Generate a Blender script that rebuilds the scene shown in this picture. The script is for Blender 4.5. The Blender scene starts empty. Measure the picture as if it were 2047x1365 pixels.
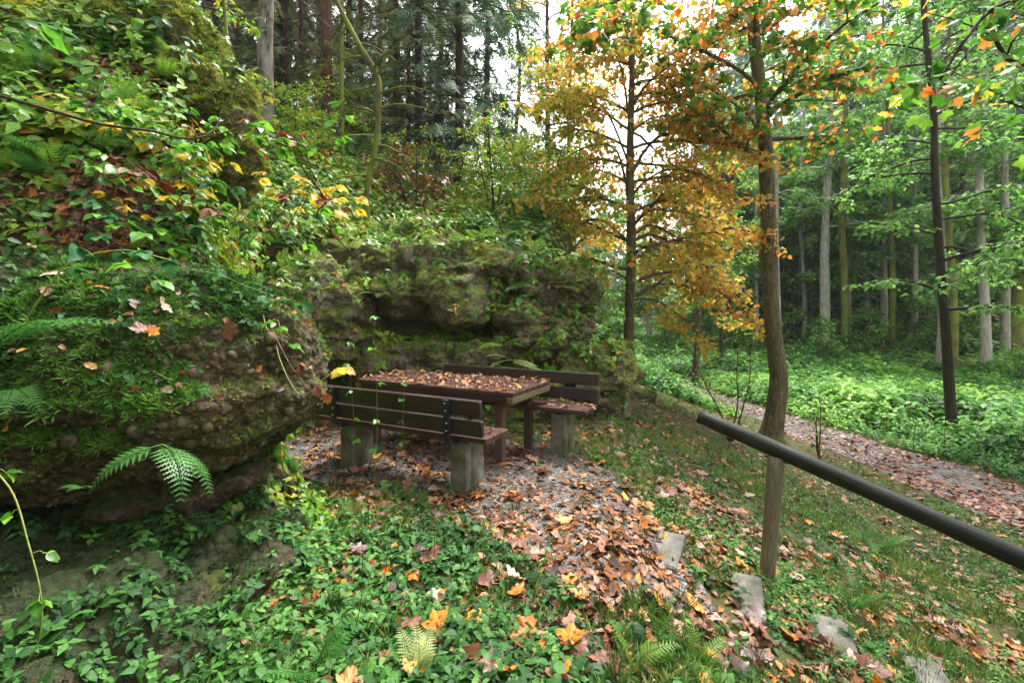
import bpy, math
import numpy as np
from mathutils import Vector, Matrix, Euler

# ------------------------------------------------------------------ camera, world, sun, exposure
SC = bpy.context.scene
COL = SC.collection
CAM_Z = 1.5
FPX, HOR, CX = 980.0, 615.0, 1023.5           # focal length and horizon row for a picture 2047 px wide
cam_d = bpy.data.cameras.new('camera'); cam = bpy.data.objects.new('camera', cam_d); COL.objects.link(cam)
cam.location = (0, 0, CAM_Z); cam.rotation_euler = (math.radians(90), 0, 0)
cam_d.sensor_width = 36.0; cam_d.lens = 36.0 * FPX / 2047.0
cam_d.shift_y = -(682.5 - HOR) / 2047.0
cam_d.clip_start = 0.05; cam_d.clip_end = 600.0
SC.camera = cam

SUN_EL, SUN_AZ = math.radians(62), math.radians(35)     # azimuth measured from +Y (view direction) towards +X
w = bpy.data.worlds.new('World'); SC.world = w; w.use_nodes = True
nt = w.node_tree; nt.nodes.clear()
sky = nt.nodes.new('ShaderNodeTexSky'); sky.sky_type = 'NISHITA'; sky.sun_disc = False
sky.sun_elevation = SUN_EL; sky.sun_rotation = SUN_AZ
sky.air_density = 1.0; sky.dust_density = 3.0; sky.ozone_density = 1.0
hs = nt.nodes.new('ShaderNodeHueSaturation'); hs.inputs['Saturation'].default_value = 0.06
bg = nt.nodes.new('ShaderNodeBackground'); bg.inputs['Strength'].default_value = 0.15
wo = nt.nodes.new('ShaderNodeOutputWorld')
nt.links.new(sky.outputs[0], hs.inputs['Color']); nt.links.new(hs.outputs[0], bg.inputs['Color']); nt.links.new(bg.outputs[0], wo.inputs['Surface'])
sun_d = bpy.data.lights.new('sun', 'SUN'); sun_d.energy = 1.5; sun_d.angle = math.radians(20); sun_d.color = (1.0, 0.97, 0.91)
sun = bpy.data.objects.new('sun', sun_d); COL.objects.link(sun)
sd = Vector((math.sin(SUN_AZ) * math.cos(SUN_EL), math.cos(SUN_AZ) * math.cos(SUN_EL), math.sin(SUN_EL)))
sun.rotation_euler = sd.to_track_quat('Z', 'Y').to_euler(); sun.location = sd * 50
SC.view_settings.view_transform = 'Standard'; SC.view_settings.look = 'None'
SC.view_settings.exposure = 2.25; SC.view_settings.gamma = 1.0; SC.view_settings.use_curve_mapping = False
SC.render.engine = 'CYCLES'
cy = SC.cycles
cy.max_bounces = 7; cy.diffuse_bounces = 4; cy.glossy_bounces = 2; cy.transmission_bounces = 4; cy.transparent_max_bounces = 4
cy.use_denoising = True; cy.caustics_reflective = False; cy.caustics_refractive = False

RNG = np.random.default_rng(7)
PI = math.pi

def P(px, py, Y):
    """point at distance Y in front of the camera that the photograph shows at (px, py)"""
    return np.array([(px - CX) / FPX * Y, Y, CAM_Z - (py - HOR) / FPX * Y])

# ------------------------------------------------------------------ noise
def _h(i, j, k, seed):
    n = (i.astype(np.int64) * 374761393 + j.astype(np.int64) * 668265263 + k.astype(np.int64) * 2147483647 + seed * 1274126177) & 0xffffffff
    n = ((n ^ (n >> 13)) * 1274126177) & 0xffffffff
    n = (n ^ (n >> 16)) & 0xffffffff
    return n.astype(np.float64) / 4294967295.0 * 2 - 1

def vnoise(p, seed=0):
    p = np.asarray(p, float); f = np.floor(p); t = p - f; t = t * t * t * (t * (t * 6 - 15) + 10)
    i, j, k = f[:, 0].astype(np.int64), f[:, 1].astype(np.int64), f[:, 2].astype(np.int64)
    r = 0
    for a in (0, 1):
        for b in (0, 1):
            for c in (0, 1):
                wgt = (t[:, 0] if a else 1 - t[:, 0]) * (t[:, 1] if b else 1 - t[:, 1]) * (t[:, 2] if c else 1 - t[:, 2])
                r = r + wgt * _h(i + a, j + b, k + c, seed)
    return r

def fbm(p, octv=4, seed=0, gain=0.5):
    p = np.asarray(p, float); r = 0; a = 1
    for o in range(octv):
        r = r + a * vnoise(p * 2 ** o + 17.3 * o, seed + o); a *= gain
    return r

def n2(x, y, s, octv=3, seed=0):
    x = np.asarray(x, float); y = np.asarray(y, float)
    sh = np.broadcast(x, y).shape
    x, y = np.broadcast_to(x, sh).ravel(), np.broadcast_to(y, sh).ravel()
    return fbm(np.stack([x * s, y * s, np.zeros_like(x)], 1), octv, seed).reshape(sh)

def sstep(x, a, b):
    t = np.clip((x - a) / (b - a), 0, 1); return t * t * (3 - 2 * t)

# ------------------------------------------------------------------ terrain height
XB_Y = [-20, 2.45, 2.8, 3.3, 4.0, 4.6, 5.5, 6.4, 7.0, 7.6, 9.0, 14, 30, 60]
XB_X = [-1.75, -1.50, -1.25, -1.20, -1.80, -2.35, -2.7, -2.8, -2.2, 0.75, 1.5, 0.9, -3, -8]

def H(x, y):
    x = np.asarray(x, float); y = np.asarray(y, float)
    x0 = 0.62 + 0.2 * (np.clip(y, -3, 10) - 3)
    t = np.clip((x - x0) * 0.36 / 1.2, 0, 1)
    z = -1.2 * t
    r = np.hypot(x, y); b = np.arctan2(x, np.maximum(y, 0.01))
    z = z + 0.012 * np.clip(r - 14, 0, 60)
    q = np.clip(r - 25, 0, 60); hill = np.where(q < 5, q * q / 10, q - 2.5) * 0.55
    z = z + np.minimum(hill, 20) * sstep(b, 0.22, 0.55) * sstep(y, -25, 5)
    z = z + 0.30 * sstep(-x, 0.75, 2.0) * (1 - sstep(y, 2.7, 3.3))
    # left bank
    xb = np.interp(y, XB_Y, XB_X) + 0.12 * n2(x, y, 1.3, 2, 5)
    M = sstep(xb - x, 0.0, 0.55 + 0.5 * sstep(y, 2.6, 3.2) * (1 - sstep(y, 5.5, 6.5))) * sstep(y, 2.78, 3.1)
    near = 1.35 + 1.38 * np.clip(y - 2.95, -1, 1.65) + 0.5 * np.maximum(0, -x - 2.4)
    back = 2.35 + 0.45 * np.clip(y - 7.8, -1, 4.2) + 0.12 * np.clip(y - 12, 0, 30) + 0.55 * np.clip(-x - 2, 0, 9)
    k = sstep(y, 4.6, 6.6)
    zl = near * (1 - k) + back * k
    z = z * (1 - M) + zl * M
    ml = sstep(-3.1 + 0.25 * n2(x, y, 0.8, 2, 15) - x, 0, 1.2) * (1 - sstep(y, 2.2, 2.8))
    z = z * (1 - ml) + (1.3 + 0.9 * np.clip(-x - 3.1, 0, 14) + 0.1 * np.clip(-y, 0, 20)) * ml
    return z + 0.035 * n2(x, y, 1.7, 3, 1) * np.where(M > 0.5, 3.0, 1.0)

def Hn(x, y):
    e = 0.06
    n = np.stack([-(H(x + e, y) - H(x - e, y)) / (2 * e), -(H(x, y + e) - H(x, y - e)) / (2 * e), np.ones_like(np.asarray(x, float))], -1)
    return n / np.linalg.norm(n, axis=-1, keepdims=True)

def place(px, py, y0=1.2, y1=70):
    """where the line of sight through (px, py) meets the ground"""
    ys = np.exp(np.linspace(math.log(y0), math.log(y1), 1500))
    xs = (px - CX) / FPX * ys; zs = CAM_Z - (py - HOR) / FPX * ys
    d = zs - H(xs, ys)
    i = np.argmax(d < 0)
    return np.array([xs[i], ys[i], H(xs[i:i + 1], ys[i:i + 1])[0]])

# ------------------------------------------------------------------ mesh accumulation
class Acc:
    def __init__(self): self.v = []; self.t = []; self.q = []; self.a = []; self.n = 0
    def add(self, v, tris=None, quads=None, a=0.5):
        v = np.asarray(v, float).reshape(-1, 3)
        if tris is not None and len(tris): self.t.append(np.asarray(tris) + self.n)
        if quads is not None and len(quads): self.q.append(np.asarray(quads) + self.n)
        self.v.append(v); self.a.append(np.broadcast_to(np.asarray(a, float), (len(v),))); self.n += len(v)
    def scatter(self, tmpl, pos, R, s, rnd):
        tv, tf = tmpl
        N = len(pos)
        if N == 0: return
        s = np.asarray(s, float)
        s = np.broadcast_to(s, (N,))[:, None, None] if s.ndim < 2 else s[:, None, :]
        V = np.einsum('nij,nkj->nki', R, tv[None] * s) + np.asarray(pos)[:, None, :]
        F = (tf[None] + (np.arange(N) * len(tv))[:, None, None]).reshape(-1, 3)
        self.add(V.reshape(-1, 3), tris=F, a=np.repeat(np.broadcast_to(rnd, (N,)), len(tv)))
    def mesh(self, name, mat, smooth=True):
        v = np.concatenate(self.v); a = np.concatenate(self.a)
        t = np.concatenate(self.t) if self.t else np.zeros((0, 3), int)
        q = np.concatenate(self.q) if self.q else np.zeros((0, 4), int)
        me = bpy.data.meshes.new(name)
        me.vertices.add(len(v)); me.vertices.foreach_set('co', v.astype(np.float32).ravel())
        me.loops.add(t.size + q.size); me.loops.foreach_set('vertex_index', np.concatenate([t.ravel(), q.ravel()]).astype(np.int32))
        me.polygons.add(len(t) + len(q))
        st = np.concatenate([np.arange(len(t)) * 3, t.size + np.arange(len(q)) * 4]).astype(np.int32)
        me.polygons.foreach_set('loop_start', st)
        me.polygons.foreach_set('use_smooth', np.full(len(t) + len(q), bool(smooth)))
        at = me.attributes.new('rnd', 'FLOAT', 'POINT'); at.data.foreach_set('value', a.astype(np.float32))
        me.update(calc_edges=True); me.validate()
        if mat is not None: me.materials.append(mat)
        return me
    def obj(self, name, mat, parent=None, smooth=True, **kw):
        return link(name, self.mesh(name, mat, smooth), parent, **kw)

def link(name, me, parent=None, loc=None, rot=None, scale=None, **kw):
    o = bpy.data.objects.new(name, me); COL.objects.link(o)
    if parent is not None: o.parent = parent
    if loc is not None: o.location = loc
    if rot is not None: o.rotation_euler = rot
    if scale is not None: o.scale = scale if hasattr(scale, '__len__') else (scale,) * 3
    for k, v in kw.items(): o[k] = v
    return o

def thing(name, label, category, loc=(0, 0, 0), rotz=0, group=None):
    o = bpy.data.objects.new(name, None); COL.objects.link(o)
    o.location = loc; o.rotation_euler = (0, 0, rotz); o.empty_display_size = 0.1
    o['label'] = label; o['category'] = category
    if group: o['group'] = group
    return o

def copy_tree(root, loc, rotz, scale=1.0, label=None, group=None):
    r = root.copy(); COL.objects.link(r); r.location = loc; r.rotation_euler = (0, 0, rotz); r.scale = (scale,) * 3
    if label: r['label'] = label
    if group: r['group'] = group
    for ch in list(root.children):
        c = ch.copy(); COL.objects.link(c); c.parent = r
        for g in ch.children:
            d = g.copy(); COL.objects.link(d); d.parent = c
    return r

def unit(v):
    v = np.asarray(v, float); return v / np.maximum(np.linalg.norm(v, axis=-1, keepdims=True), 1e-9)

def frames(axis, up):
    x = unit(axis); y = unit(np.cross(up, x)); z = np.cross(x, y)
    return np.stack([x, y, z], -1)

def rnd_dir(n, rng=RNG):
    return unit(rng.normal(size=(n, 3)))

def flat_frames(n, tilt, rng=RNG, normal=None):
    """leaf axes roughly in the plane of the normal (default: level), tilted by about `tilt`"""
    N = np.tile([0, 0, 1.0], (n, 1)) if normal is None else normal
    up = unit(N + tilt * rng.normal(size=(n, 3)))
    a = rng.uniform(0, 2 * PI, n)
    ax = np.stack([np.cos(a), np.sin(a), np.zeros(n)], 1)
    ax = unit(ax - up * np.sum(ax * up, 1, keepdims=True))
    return frames(ax, up)

# ------------------------------------------------------------------ tubes
def smooth_path(pts, n):
    pts = np.asarray(pts, float)
    if len(pts) < 3: return np.stack([np.interp(np.linspace(0, 1, n), np.linspace(0, 1, len(pts)), pts[:, k]) for k in range(pts.shape[1])], 1)
    p = np.concatenate([[2 * pts[0] - pts[1]], pts, [2 * pts[-1] - pts[-2]]])
    out = []
    u = np.linspace(0, len(pts) - 1 - 1e-6, n)
    i = u.astype(int); t = (u - i)[:, None]
    p0, p1, p2, p3 = p[i], p[i + 1], p[i + 2], p[i + 3]
    return 0.5 * (2 * p1 + (p2 - p0) * t + (2 * p0 - 5 * p1 + 4 * p2 - p3) * t ** 2 + (3 * p1 - p0 - 3 * p2 + p3) * t ** 3)

def tube(acc, pts, rad, sides=8, a=0.5, bump=0.0, bscale=6.0, cap=True, seed=0):
    pts = np.asarray(pts, float); n = len(pts); rad = np.broadcast_to(np.asarray(rad, float), (n,))
    T = unit(np.gradient(pts, axis=0))
    ref = np.array([1.0, 0.13, 0.07]) if abs(T[n // 2][0]) < 0.8 else np.array([0.05, 0.1, 1.0])
    U = unit(np.cross(T, ref)); W = np.cross(T, U)
    ang = np.linspace(0, 2 * PI, sides, endpoint=False)
    ring = np.cos(ang)[None, :, None] * U[:, None, :] + np.sin(ang)[None, :, None] * W[:, None, :]
    rr = np.broadcast_to(rad[:, None], (n, sides)).copy()
    if bump:
        q = (pts[:, None, :] + ring * rad[:, None, None]).reshape(-1, 3) * bscale
        rr = rr * (1 + bump * fbm(q * np.array([1, 1, 0.45]), 3, seed).reshape(n, sides))
    V = pts[:, None, :] + ring * rr[:, :, None]
    k = np.arange(n - 1)[:, None] * sides; j = np.arange(sides)[None, :]; j2 = (j + 1) % sides
    Q = np.stack([k + j, k + j2, k + sides + j2, k + sides + j], -1).reshape(-1, 4)
    V = V.reshape(-1, 3); tr = None
    if cap:
        V = np.concatenate([V, [pts[0]], [pts[-1]]])
        jj = np.arange(sides); a0 = n * sides
        tr = np.concatenate([np.stack([np.full(sides, a0), (jj + 1) % sides, jj], 1),
                             np.stack([np.full(sides, a0 + 1), (n - 1) * sides + jj, (n - 1) * sides + (jj + 1) % sides], 1)])
    acc.add(V, tris=tr, quads=Q, a=a)

def bevel_box(acc, c, size, R=None, bev=0.006, a=0.5):
    """box with chamfered edges"""
    hx, hy, hz = np.asarray(size, float) / 2; b = min(bev, hx * 0.45, hy * 0.45, hz * 0.45)
    v = []
    for sz in (-1, 1):
        for sy in (-1, 1):
            for sx in (-1, 1):
                v += [(sx * (hx - b), sy * (hy - b), sz * hz), (sx * (hx - b), sy * hy, sz * (hz - b)), (sx * hx, sy * (hy - b), sz * (hz - b))]
    v = np.array(v)
    from itertools import product
    idx = lambda sx, sy, sz, k: ((sz > 0) * 4 + (sy > 0) * 2 + (sx > 0)) * 3 + k
    q = []
    for s in (-1, 1):
        f = [idx(-1, -1, s, 0), idx(1, -1, s, 0), idx(1, 1, s, 0), idx(-1, 1, s, 0)]; q.append(f if s > 0 else f[::-1])
        f = [idx(-1, s, -1, 1), idx(1, s, -1, 1), idx(1, s, 1, 1), idx(-1, s, 1, 1)]; q.append(f if s < 0 else f[::-1])
        f = [idx(s, -1, -1, 2), idx(s, 1, -1, 2), idx(s, 1, 1, 2), idx(s, -1, 1, 2)]; q.append(f if s > 0 else f[::-1])
    for s1, s2 in product((-1, 1), (-1, 1)):
        f = [idx(-1, s1, s2, 0), idx(1, s1, s2, 0), idx(1, s1, s2, 1), idx(-1, s1, s2, 1)]; q.append(f if s1 * s2 < 0 else f[::-1])
        f = [idx(s1, -1, s2, 0), idx(s1, 1, s2, 0), idx(s1, 1, s2, 2), idx(s1, -1, s2, 2)]; q.append(f if s1 * s2 > 0 else f[::-1])
        f = [idx(s1, s2, -1, 1), idx(s1, s2, 1, 1), idx(s1, s2, 1, 2), idx(s1, s2, -1, 2)]; q.append(f if s1 * s2 < 0 else f[::-1])
    t = []
    for sx, sy, sz in product((-1, 1), (-1, 1), (-1, 1)):
        f = [idx(sx, sy, sz, 0), idx(sx, sy, sz, 1), idx(sx, sy, sz, 2)]; t.append(f if sx * sy * sz < 0 else f[::-1])
    if R is not None: v = v @ np.asarray(R).T
    acc.add(v + np.asarray(c, float), tris=t, quads=q, a=a)

# ------------------------------------------------------------------ materials
def srgb(h):
    h = h.lstrip('#'); c = [int(h[i:i + 2], 16) / 255 for i in (0, 2, 4)]
    return tuple((x / 12.92 if x <= 0.04045 else ((x + 0.055) / 1.055) ** 2.4) for x in c) + (1.0,)

def newmat(name):
    m = bpy.data.materials.new(name); m.use_nodes = True; m.node_tree.nodes.clear()
    return m, m.node_tree.nodes, m.node_tree.links

def ramp(nodes, stops, interp='LINEAR'):
    r = nodes.new('ShaderNodeValToRGB'); e = r.color_ramp.elements; r.color_ramp.interpolation = interp
    while len(e) < len(stops): e.new(0.5)
    for k, (p, c) in enumerate(stops):
        e[k].position = p; e[k].color = c if len(c) == 4 else tuple(c) + (1.0,)
    return r

def noise(nodes, links, scale, detail=4, vec=None, rough=0.55):
    n = nodes.new('ShaderNodeTexNoise'); n.inputs['Scale'].default_value = scale; n.inputs['Detail'].default_value = detail; n.inputs['Roughness'].default_value = rough
    if vec is not None: links.new(vec, n.inputs['Vector'])
    return n

def mixc(nodes, links, a, b, fac, blend='MIX'):
    m = nodes.new('ShaderNodeMix'); m.data_type = 'RGBA'; m.blend_type = blend
    for sock, val in ((m.inputs[0], fac), (m.inputs[6], a), (m.inputs[7], b)):
        if isinstance(val, bpy.types.NodeSocket): links.new(val, sock)
        else: sock.default_value = val
    return m.outputs[2]

def finish(m, nodes, links, col, rough=0.6, bump=None, bstr=0.3, bdist=0.02, trans=0.0, spec=0.5, tcol=None):
    p = nodes.new('ShaderNodeBsdfPrincipled'); out = nodes.new('ShaderNodeOutputMaterial')
    if isinstance(col, bpy.types.NodeSocket): links.new(col, p.inputs['Base Color'])
    else: p.inputs['Base Color'].default_value = col
    if isinstance(rough, bpy.types.NodeSocket): links.new(rough, p.inputs['Roughness'])
    else: p.inputs['Roughness'].default_value = rough
    p.inputs['Specular IOR Level'].default_value = spec
    if bump is not None:
        b = nodes.new('ShaderNodeBump'); b.inputs['Strength'].default_value = bstr; b.inputs['Distance'].default_value = bdist
        links.new(bump, b.inputs['Height']); links.new(b.outputs[0], p.inputs['Normal'])
    if trans > 0:
        t = nodes.new('ShaderNodeBsdfTranslucent'); mx = nodes.new('ShaderNodeMixShader'); mx.inputs[0].default_value = trans
        if isinstance(col, bpy.types.NodeSocket): links.new(col, t.inputs['Color'])
        else: t.inputs['Color'].default_value = col
        links.new(p.outputs[0], mx.inputs[1]); links.new(t.outputs[0], mx.inputs[2]); links.new(mx.outputs[0], out.inputs['Surface'])
    else: links.new(p.outputs[0], out.inputs['Surface'])
    return m

def leaf_mat(name, cols, trans=0.35, rough=0.42, spots=None, vscale=60, spec=0.5, stops=None):
    m, n, l = newmat(name)
    at = n.new('ShaderNodeAttribute'); at.attribute_name = 'rnd'
    if stops is None: stops = [i / max(1, len(cols) - 1) for i in range(len(cols))]
    r = ramp(n, list(zip(stops, [srgb(c) for c in cols]))); l.new(at.outputs['Fac'], r.inputs[0])
    geo = n.new('ShaderNodeNewGeometry')
    nz = noise(n, l, vscale, 2, geo.outputs['Position'])
    v = ramp(n, [(0.3, (0.62, 0.62, 0.62, 1)), (0.7, (1.25, 1.25, 1.25, 1))]); l.new(nz.outputs[0], v.inputs[0])
    c = mixc(n, l, r.outputs[0], v.outputs[0], 1.0, 'MULTIPLY')
    if spots is not None:
        nz2 = noise(n, l, 38, 3, geo.outputs['Position'])
        s = ramp(n, [(0.56, (0, 0, 0, 1)), (0.64, (1, 1, 1, 1))]); l.new(nz2.outputs[0], s.inputs[0])
        c = mixc(n, l, c, srgb(spots), s.outputs[0])
    return finish(m, n, l, c, rough, nz.outputs[0], 0.25, 0.004, trans, spec)

def bark_mat(name, c1, c2, moss='#4f5a1c', mossy=0.5, scale=14, lichen=0.0):
    m, n, l = newmat(name)
    tc = n.new('ShaderNodeTexCoord'); mp = n.new('ShaderNodeMapping'); mp.inputs['Scale'].default_value = (1, 1, 0.28); mp.inputs['Location'].default_value = (4.3, 7.7, 9.1)
    l.new(tc.outputs['Object'], mp.inputs['Vector'])
    a = noise(n, l, scale, 6, mp.outputs[0], 0.65)
    r = ramp(n, [(0.32, srgb(c1)), (0.68, srgb(c2))]); l.new(a.outputs[0], r.inputs[0])
    b = noise(n, l, 2.2, 4, tc.outputs['Object'])
    s = ramp(n, [(0.62 - 0.25 * mossy, (0, 0, 0, 1)), (0.75 - 0.2 * mossy, (min(1, mossy * 1.4),) * 3 + (1,))]); l.new(b.outputs[0], s.inputs[0])
    c = mixc(n, l, r.outputs[0], srgb(moss), s.outputs[0])
    if lichen > 0:
        vo = n.new('ShaderNodeTexVoronoi'); vo.inputs['Scale'].default_value = 9; l.new(tc.outputs['Object'], vo.inputs['Vector'])
        s2 = ramp(n, [(0.10 * lichen, (1, 1, 1, 1)), (0.10 * lichen + 0.05, (0, 0, 0, 1))]); l.new(vo.outputs['Distance'], s2.inputs[0])
        c = mixc(n, l, c, srgb('#b9bcae'), s2.outputs[0])
    return finish(m, n, l, c, 0.85, a.outputs[0], 0.8, 0.03, 0, 0.25)

def rock_mat(name, pebble=26.0, mossy=0.5, dark=0.4, mcols=('#2c3616', '#47521f', '#666e2c'), rcols=('#3c352b', '#61584a', '#7d7563', '#9c9686')):
    m, n, l = newmat(name)
    geo = n.new('ShaderNodeNewGeometry'); pos = geo.outputs['Position']
    big = noise(n, l, 1.6, 5, pos); fine = noise(n, l, 22, 5, pos, 0.7)
    r = ramp(n, list(zip((0.25, 0.45, 0.6, 0.78), [srgb(c_) for c_ in rcols])))
    l.new(fine.outputs[0], r.inputs[0])
    vo = n.new('ShaderNodeTexVoronoi'); vo.inputs['Scale'].default_value = pebble; l.new(pos, vo.inputs['Vector'])
    vc = n.new('ShaderNodeSeparateColor'); l.new(vo.outputs['Color'], vc.inputs[0])
    vr = ramp(n, [(0, (0.55, 0.52, 0.45, 1)), (1, (1.2, 1.15, 1.05, 1))]); l.new(vc.outputs[0], vr.inputs[0])
    c = mixc(n, l, r.outputs[0], vr.outputs[0], 1.0, 'MULTIPLY')
    br = ramp(n, [(0.40, (0, 0, 0, 1)), (0.62, (1, 1, 1, 1))]); l.new(big.outputs[0], br.inputs[0])
    c = mixc(n, l, c, srgb('#33291c'), mixc(n, l, (0, 0, 0, 1), br.outputs[0], dark))
    sep = n.new('ShaderNodeSeparateXYZ'); l.new(geo.outputs['Normal'], sep.inputs[0])
    md = noise(n, l, 3.1, 5, pos, 0.65)
    ad = n.new('ShaderNodeMath'); ad.operation = 'MULTIPLY_ADD'; l.new(sep.outputs['Z'], ad.inputs[0]); ad.inputs[1].default_value = 0.22; l.new(md.outputs[0], ad.inputs[2])
    mr = ramp(n, [(0.66 - 0.22 * mossy, (0, 0, 0, 1)), (0.76 - 0.2 * mossy, (1, 1, 1, 1))]); l.new(ad.outputs[0], mr.inputs[0])
    mc = ramp(n, list(zip((0.3, 0.55, 0.8), [srgb(c_) for c_ in mcols]))); l.new(fine.outputs[0], mc.inputs[0])
    c = mixc(n, l, c, mc.outputs[0], mr.outputs[0])
    hb = n.new('ShaderNodeMath'); hb.operation = 'SUBTRACT'; l.new(fine.outputs[0], hb.inputs[0]); l.new(vo.outputs['Distance'], hb.inputs[1])
    return finish(m, n, l, c, 0.8, hb.outputs[0], 0.9, 0.03, 0, 0.3)

def stone_mat(name, c1, c2, c3, scale=9, bump=0.4, moss=None, mossy=0.3, rough=0.85):
    m, n, l = newmat(name)
    tc = n.new('ShaderNodeTexCoord'); of = n.new('ShaderNodeVectorMath'); of.operation = 'ADD'; of.inputs[1].default_value = (3.71, 8.13, 5.37)
    l.new(tc.outputs['Object'], of.inputs[0]); pos = of.outputs[0]
    a = noise(n, l, scale, 6, pos, 0.7); b = noise(n, l, scale * 8, 3, pos)
    r = ramp(n, [(0.3, srgb(c1)), (0.5, srgb(c2)), (0.72, srgb(c3))]); l.new(a.outputs[0], r.inputs[0])
    c = r.outputs[0]
    if moss:
        d = noise(n, l, 3.0, 5, pos, 0.7)
        s = ramp(n, [(0.62 - 0.25 * mossy, (0, 0, 0, 1)), (0.78 - 0.25 * mossy, (1, 1, 1, 1))]); l.new(d.outputs[0], s.inputs[0])
        c = mixc(n, l, c, srgb(moss), s.outputs[0])
    return finish(m, n, l, c, rough, b.outputs[0], bump, 0.01, 0, 0.35)

def pebble_mat():
    m, n, l = newmat('pebble_stone'); geo = n.new('ShaderNodeNewGeometry'); oi = n.new('ShaderNodeObjectInfo')
    vo = n.new('ShaderNodeTexVoronoi'); vo.inputs['Scale'].default_value = 21; l.new(geo.outputs['Position'], vo.inputs['Vector']); sp = n.new('ShaderNodeSeparateColor'); l.new(vo.outputs['Color'], sp.inputs[0])
    ad = n.new('ShaderNodeMath'); ad.operation = 'ADD'; l.new(sp.outputs[0], ad.inputs[0]); l.new(oi.outputs['Random'], ad.inputs[1]); fr = n.new('ShaderNodeMath'); fr.operation = 'FRACT'; l.new(ad.outputs[0], fr.inputs[0])
    r = ramp(n, list(zip((0, 0.35, 0.6, 0.8, 1), [srgb(c_) for c_ in ('#2e271c', '#4c4231', '#665a44', '#5a4632', '#857c68')]))); l.new(fr.outputs[0], r.inputs[0])
    a = noise(n, l, 30, 5, geo.outputs['Position'], 0.7); d = noise(n, l, 4, 5, geo.outputs['Position'], 0.7)
    s = ramp(n, [(0.46, (0, 0, 0, 1)), (0.58, (0.9,) * 3 + (1,))]); l.new(d.outputs[0], s.inputs[0])
    c = mixc(n, l, r.outputs[0], srgb('#333a18'), s.outputs[0])
    return finish(m, n, l, c, 0.8, a.outputs[0], 0.5, 0.008, 0, 0.3)

def wood_mat(name, c1, c2, rough=0.5, moss=None, stretch=(0.5, 9, 9), mossy=0.3, spec=0.5, bst=0.3):
    m, n, l = newmat(name)
    tc = n.new('ShaderNodeTexCoord'); mp = n.new('ShaderNodeMapping'); mp.inputs['Scale'].default_value = stretch; mp.inputs['Location'].default_value = (4.3, 7.7, 9.1)
    oi = n.new('ShaderNodeObjectInfo'); ad = n.new('ShaderNodeVectorMath'); ad.operation = 'ADD'
    l.new(tc.outputs['Object'], ad.inputs[0]); l.new(oi.outputs['Random'], ad.inputs[1])
    l.new(ad.outputs[0], mp.inputs['Vector'])
    a = noise(n, l, 6, 6, mp.outputs[0], 0.65); d = noise(n, l, 4, 5, tc.outputs['Object'], 0.65)
    r = ramp(n, [(0.3, srgb(c1)), (0.7, srgb(c2))]); l.new(a.outputs[0], r.inputs[0])
    c = r.outputs[0]
    if moss:
        s = ramp(n, [(0.62 - 0.2 * mossy, (0, 0, 0, 1)), (0.78 - 0.2 * mossy, (0.75,) * 3 + (1,))]); l.new(d.outputs[0], s.inputs[0])
        c = mixc(n, l, c, srgb(moss), s.outputs[0])
    rr = ramp(n, [(0.3, (rough - 0.12,) * 3 + (1,)), (0.7, (rough + 0.2,) * 3 + (1,))]); l.new(d.outputs[0], rr.inputs[0])
    return finish(m, n, l, c, rr.outputs[0], a.outputs[0], bst, 0.006, 0, spec)

def ground_mat():
    m, n, l = newmat('forest_soil')
    geo = n.new('ShaderNodeNewGeometry'); pos = geo.outputs['Position']
    a = noise(n, l, 9, 6, pos, 0.7); b = noise(n, l, 0.9, 4, pos); f = noise(n, l, 70, 3, pos)
    r = ramp(n, [(0.28, srgb('#241a13')), (0.5, srgb('#493626')), (0.72, srgb('#6d5238'))]); l.new(a.outputs[0], r.inputs[0])
    g = ramp(n, [(0.35, (0, 0, 0, 1)), (0.55, (0.75,) * 3 + (1,))]); l.new(b.outputs[0], g.inputs[0])
    c = mixc(n, l, r.outputs[0], srgb('#3d4a20'), g.outputs[0])
    return finish(m, n, l, c, 0.9, f.outputs[0], 0.7, 0.02, 0, 0.2)

def gravel_mat():
    m, n, l = newmat('grey_gravel')
    geo = n.new('ShaderNodeNewGeometry'); pos = geo.outputs['Position']
    vo = n.new('ShaderNodeTexVoronoi'); vo.inputs['Scale'].default_value = 75; l.new(pos, vo.inputs['Vector'])
    sp = n.new('ShaderNodeSeparateColor'); l.new(vo.outputs['Color'], sp.inputs[0])
    r = ramp(n, [(0.0, srgb('#35312e')), (0.5, srgb('#5e5a57')), (1.0, srgb('#8c8886'))]); l.new(sp.outputs[0], r.inputs[0])
    a = noise(n, l, 3.5, 5, pos, 0.65)
    s = ramp(n, [(0.42, (0, 0, 0, 1)), (0.62, (1, 1, 1, 1))]); l.new(a.outputs[0], s.inputs[0])
    c = mixc(n, l, r.outputs[0], srgb('#3c2d22'), mixc(n, l, (0, 0, 0, 1), s.outputs[0], 0.75))
    iv = n.new('ShaderNodeMath'); iv.operation = 'SUBTRACT'; iv.inputs[0].default_value = 1; l.new(vo.outputs['Distance'], iv.inputs[1])
    return finish(m, n, l, c, 0.8, iv.outputs[0], 0.8, 0.012, 0, 0.3)

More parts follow.
